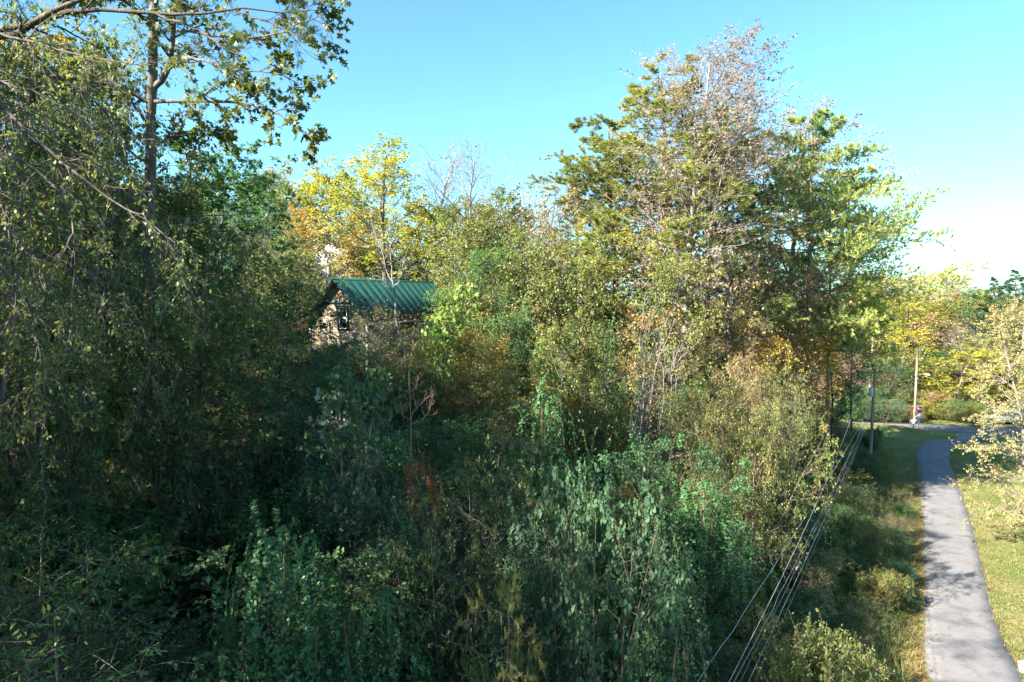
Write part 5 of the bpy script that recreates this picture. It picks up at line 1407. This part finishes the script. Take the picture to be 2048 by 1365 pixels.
def grass_field(name, label, pts, hmin, hmax, mat, seed, lean=.35, w=.03):
    g = np.random.default_rng(seed)
    n = len(pts)
    m = 4
    p = np.repeat(pts, m, 0) + np.concatenate([g.normal(0, .06, (n * m, 2)), np.zeros((n * m, 1))], 1)
    d = nrm(np.concatenate([g.normal(0, lean, (n * m, 2)), np.ones((n * m, 1))], 1))
    s = nrm(np.cross(d, g.normal(0, 1, d.shape))) * w * .5
    l = g.uniform(hmin, hmax, (n * m, 1))
    V = np.stack([p - s, p + s, p + d * l], 1).reshape(-1, 3)
    G = Geo(); G.add(V, np.arange(len(V)).reshape(-1, 3), np.repeat(np.repeat(g.random(n) * .6, m) + .4 * g.random(n * m), 3))
    return tag(obj(name, G.mesh(name, mat)), label, kind='stuff')
GRASS = leaf_mat('leaf_grass', [(0, (.05, .09, .02)), (.35, (.1, .135, .03)), (.6, (.21, .19, .07)), (1, (.34, .27, .14))], .3, .6, .2)
g = np.random.default_rng(41)
n = 26000
Yg = 22 + 64 * g.random(n) ** 1.25; Xg = Yg * (.5 + .35 * g.random(n))
inl = np.interp(Yg, CL[:, 1], CL[:, 0]); inr = np.interp(Yg, CR[:, 1], CR[:, 0])
late = np.where(Yg > 70, 1, 0)
ok = ((Xg < inl - .03) | (Xg > inr + .03)) & (hills(Xg, Yg) < .6) & (Yg < side_road_y(Xg) - 2.5)
ok &= ~((Yg > 70) & (Xg > inl - .2))
P = np.stack([Xg, Yg, terrain(Xg, Yg)], -1)[ok]
ne = 5200
Ye = 22 + 56 * g.random(ne) ** 1.2
le = g.random(ne) < .5
Xe = np.where(le, np.interp(Ye, CL[:, 1], CL[:, 0]) + g.normal(-.02, .07, ne), np.interp(Ye, CR[:, 1], CR[:, 0]) + g.normal(.02, .07, ne))
oke = Ye < 66
P = np.vstack([P, np.stack([Xe, Ye, np.full(ne, .0)], -1)[oke]])
grass_field('grass', 'short green and straw coloured grass along the lane', P, .04, .14, GRASS, 3)
# taller weeds along the toe of the bank
n = 7000
Yw = 24 + 45 * g.random(n) ** 1.3; Xw = .555 * Yw - .6 + g.normal(0, .9, n) - .3
ok = Xw < np.interp(Yw, CL[:, 1], CL[:, 0]) - .35
P = np.stack([Xw, Yw, terrain(Xw, Yw)], -1)[ok]
grass_field('tall_weeds', 'tall weeds along the foot of the bank', P, .2, .8, GRASS, 4, .45, .04)
# fallen leaves scattered on both verges and a few on the asphalt
n = 10500
Yl = 24 + 42 * g.random(n) ** 1.2
sd_ = g.random(n) < .5
Xl = np.where(sd_, np.interp(Yl, CL[:, 1], CL[:, 0]) - np.abs(g.normal(0, .8, n)), np.interp(Yl, CR[:, 1], CR[:, 0]) + np.abs(g.normal(0, 3.5, n)))
fr = g.random(n) ** 1.5
inr_ = np.arange(n) < 450
xa, xb = np.interp(Yl, CL[:, 1], CL[:, 0]), np.interp(Yl, CR[:, 1], CR[:, 0])
Xl = np.where(inr_, np.where(sd_, xa + (xb - xa) * .5 * fr, xb - (xb - xa) * .5 * fr), Xl)
zl = np.where(inr_, .045, 0) + np.maximum(terrain(Xl, Yl), 0) + .03 + .03 * g.random(n)
Gm = Geo()
leaves(Gm, np.stack([Xl, Yl, zl], -1), nrm(g.normal(0, 1, (n, 3)) * [1, 1, .2]), nrm(g.normal(0, .3, (n, 3)) + [0, 0, 1]), g.uniform(.06, .13, n), T_KITE, g.random(n), g)
tag(obj('fallen_leaves', Gm.mesh('fallen_leaves', RUSTLEAF)), 'fallen brown leaves along the lane', kind='stuff')
# things that would share a label are told apart by their order in the picture
same = {}
for o in COL.objects:
    if o.parent is None and 'label' in o and 'category' in o:
        same.setdefault(o['label'], []).append(o)
ORD = ['', 'second', 'third', 'fourth', 'fifth', 'sixth', 'seventh', 'eighth']
for lab, os_ in same.items():
    if len(os_) < 2 or len(os_) > 8 or 'beyond the left edge' in lab:
        continue
    os_.sort(key=lambda o: world_to_pix(*o.location)[0])
    for k, o in enumerate(os_):
        w_ = 'leftmost' if k == 0 else ('rightmost' if k == len(os_) - 1 else ORD[k] + '-from-left')
        o['label'] = w_ + ' ' + lab
print('total mesh triangles', sum(len(me.loops) - 2 * len(me.polygons) for me in bpy.data.meshes))
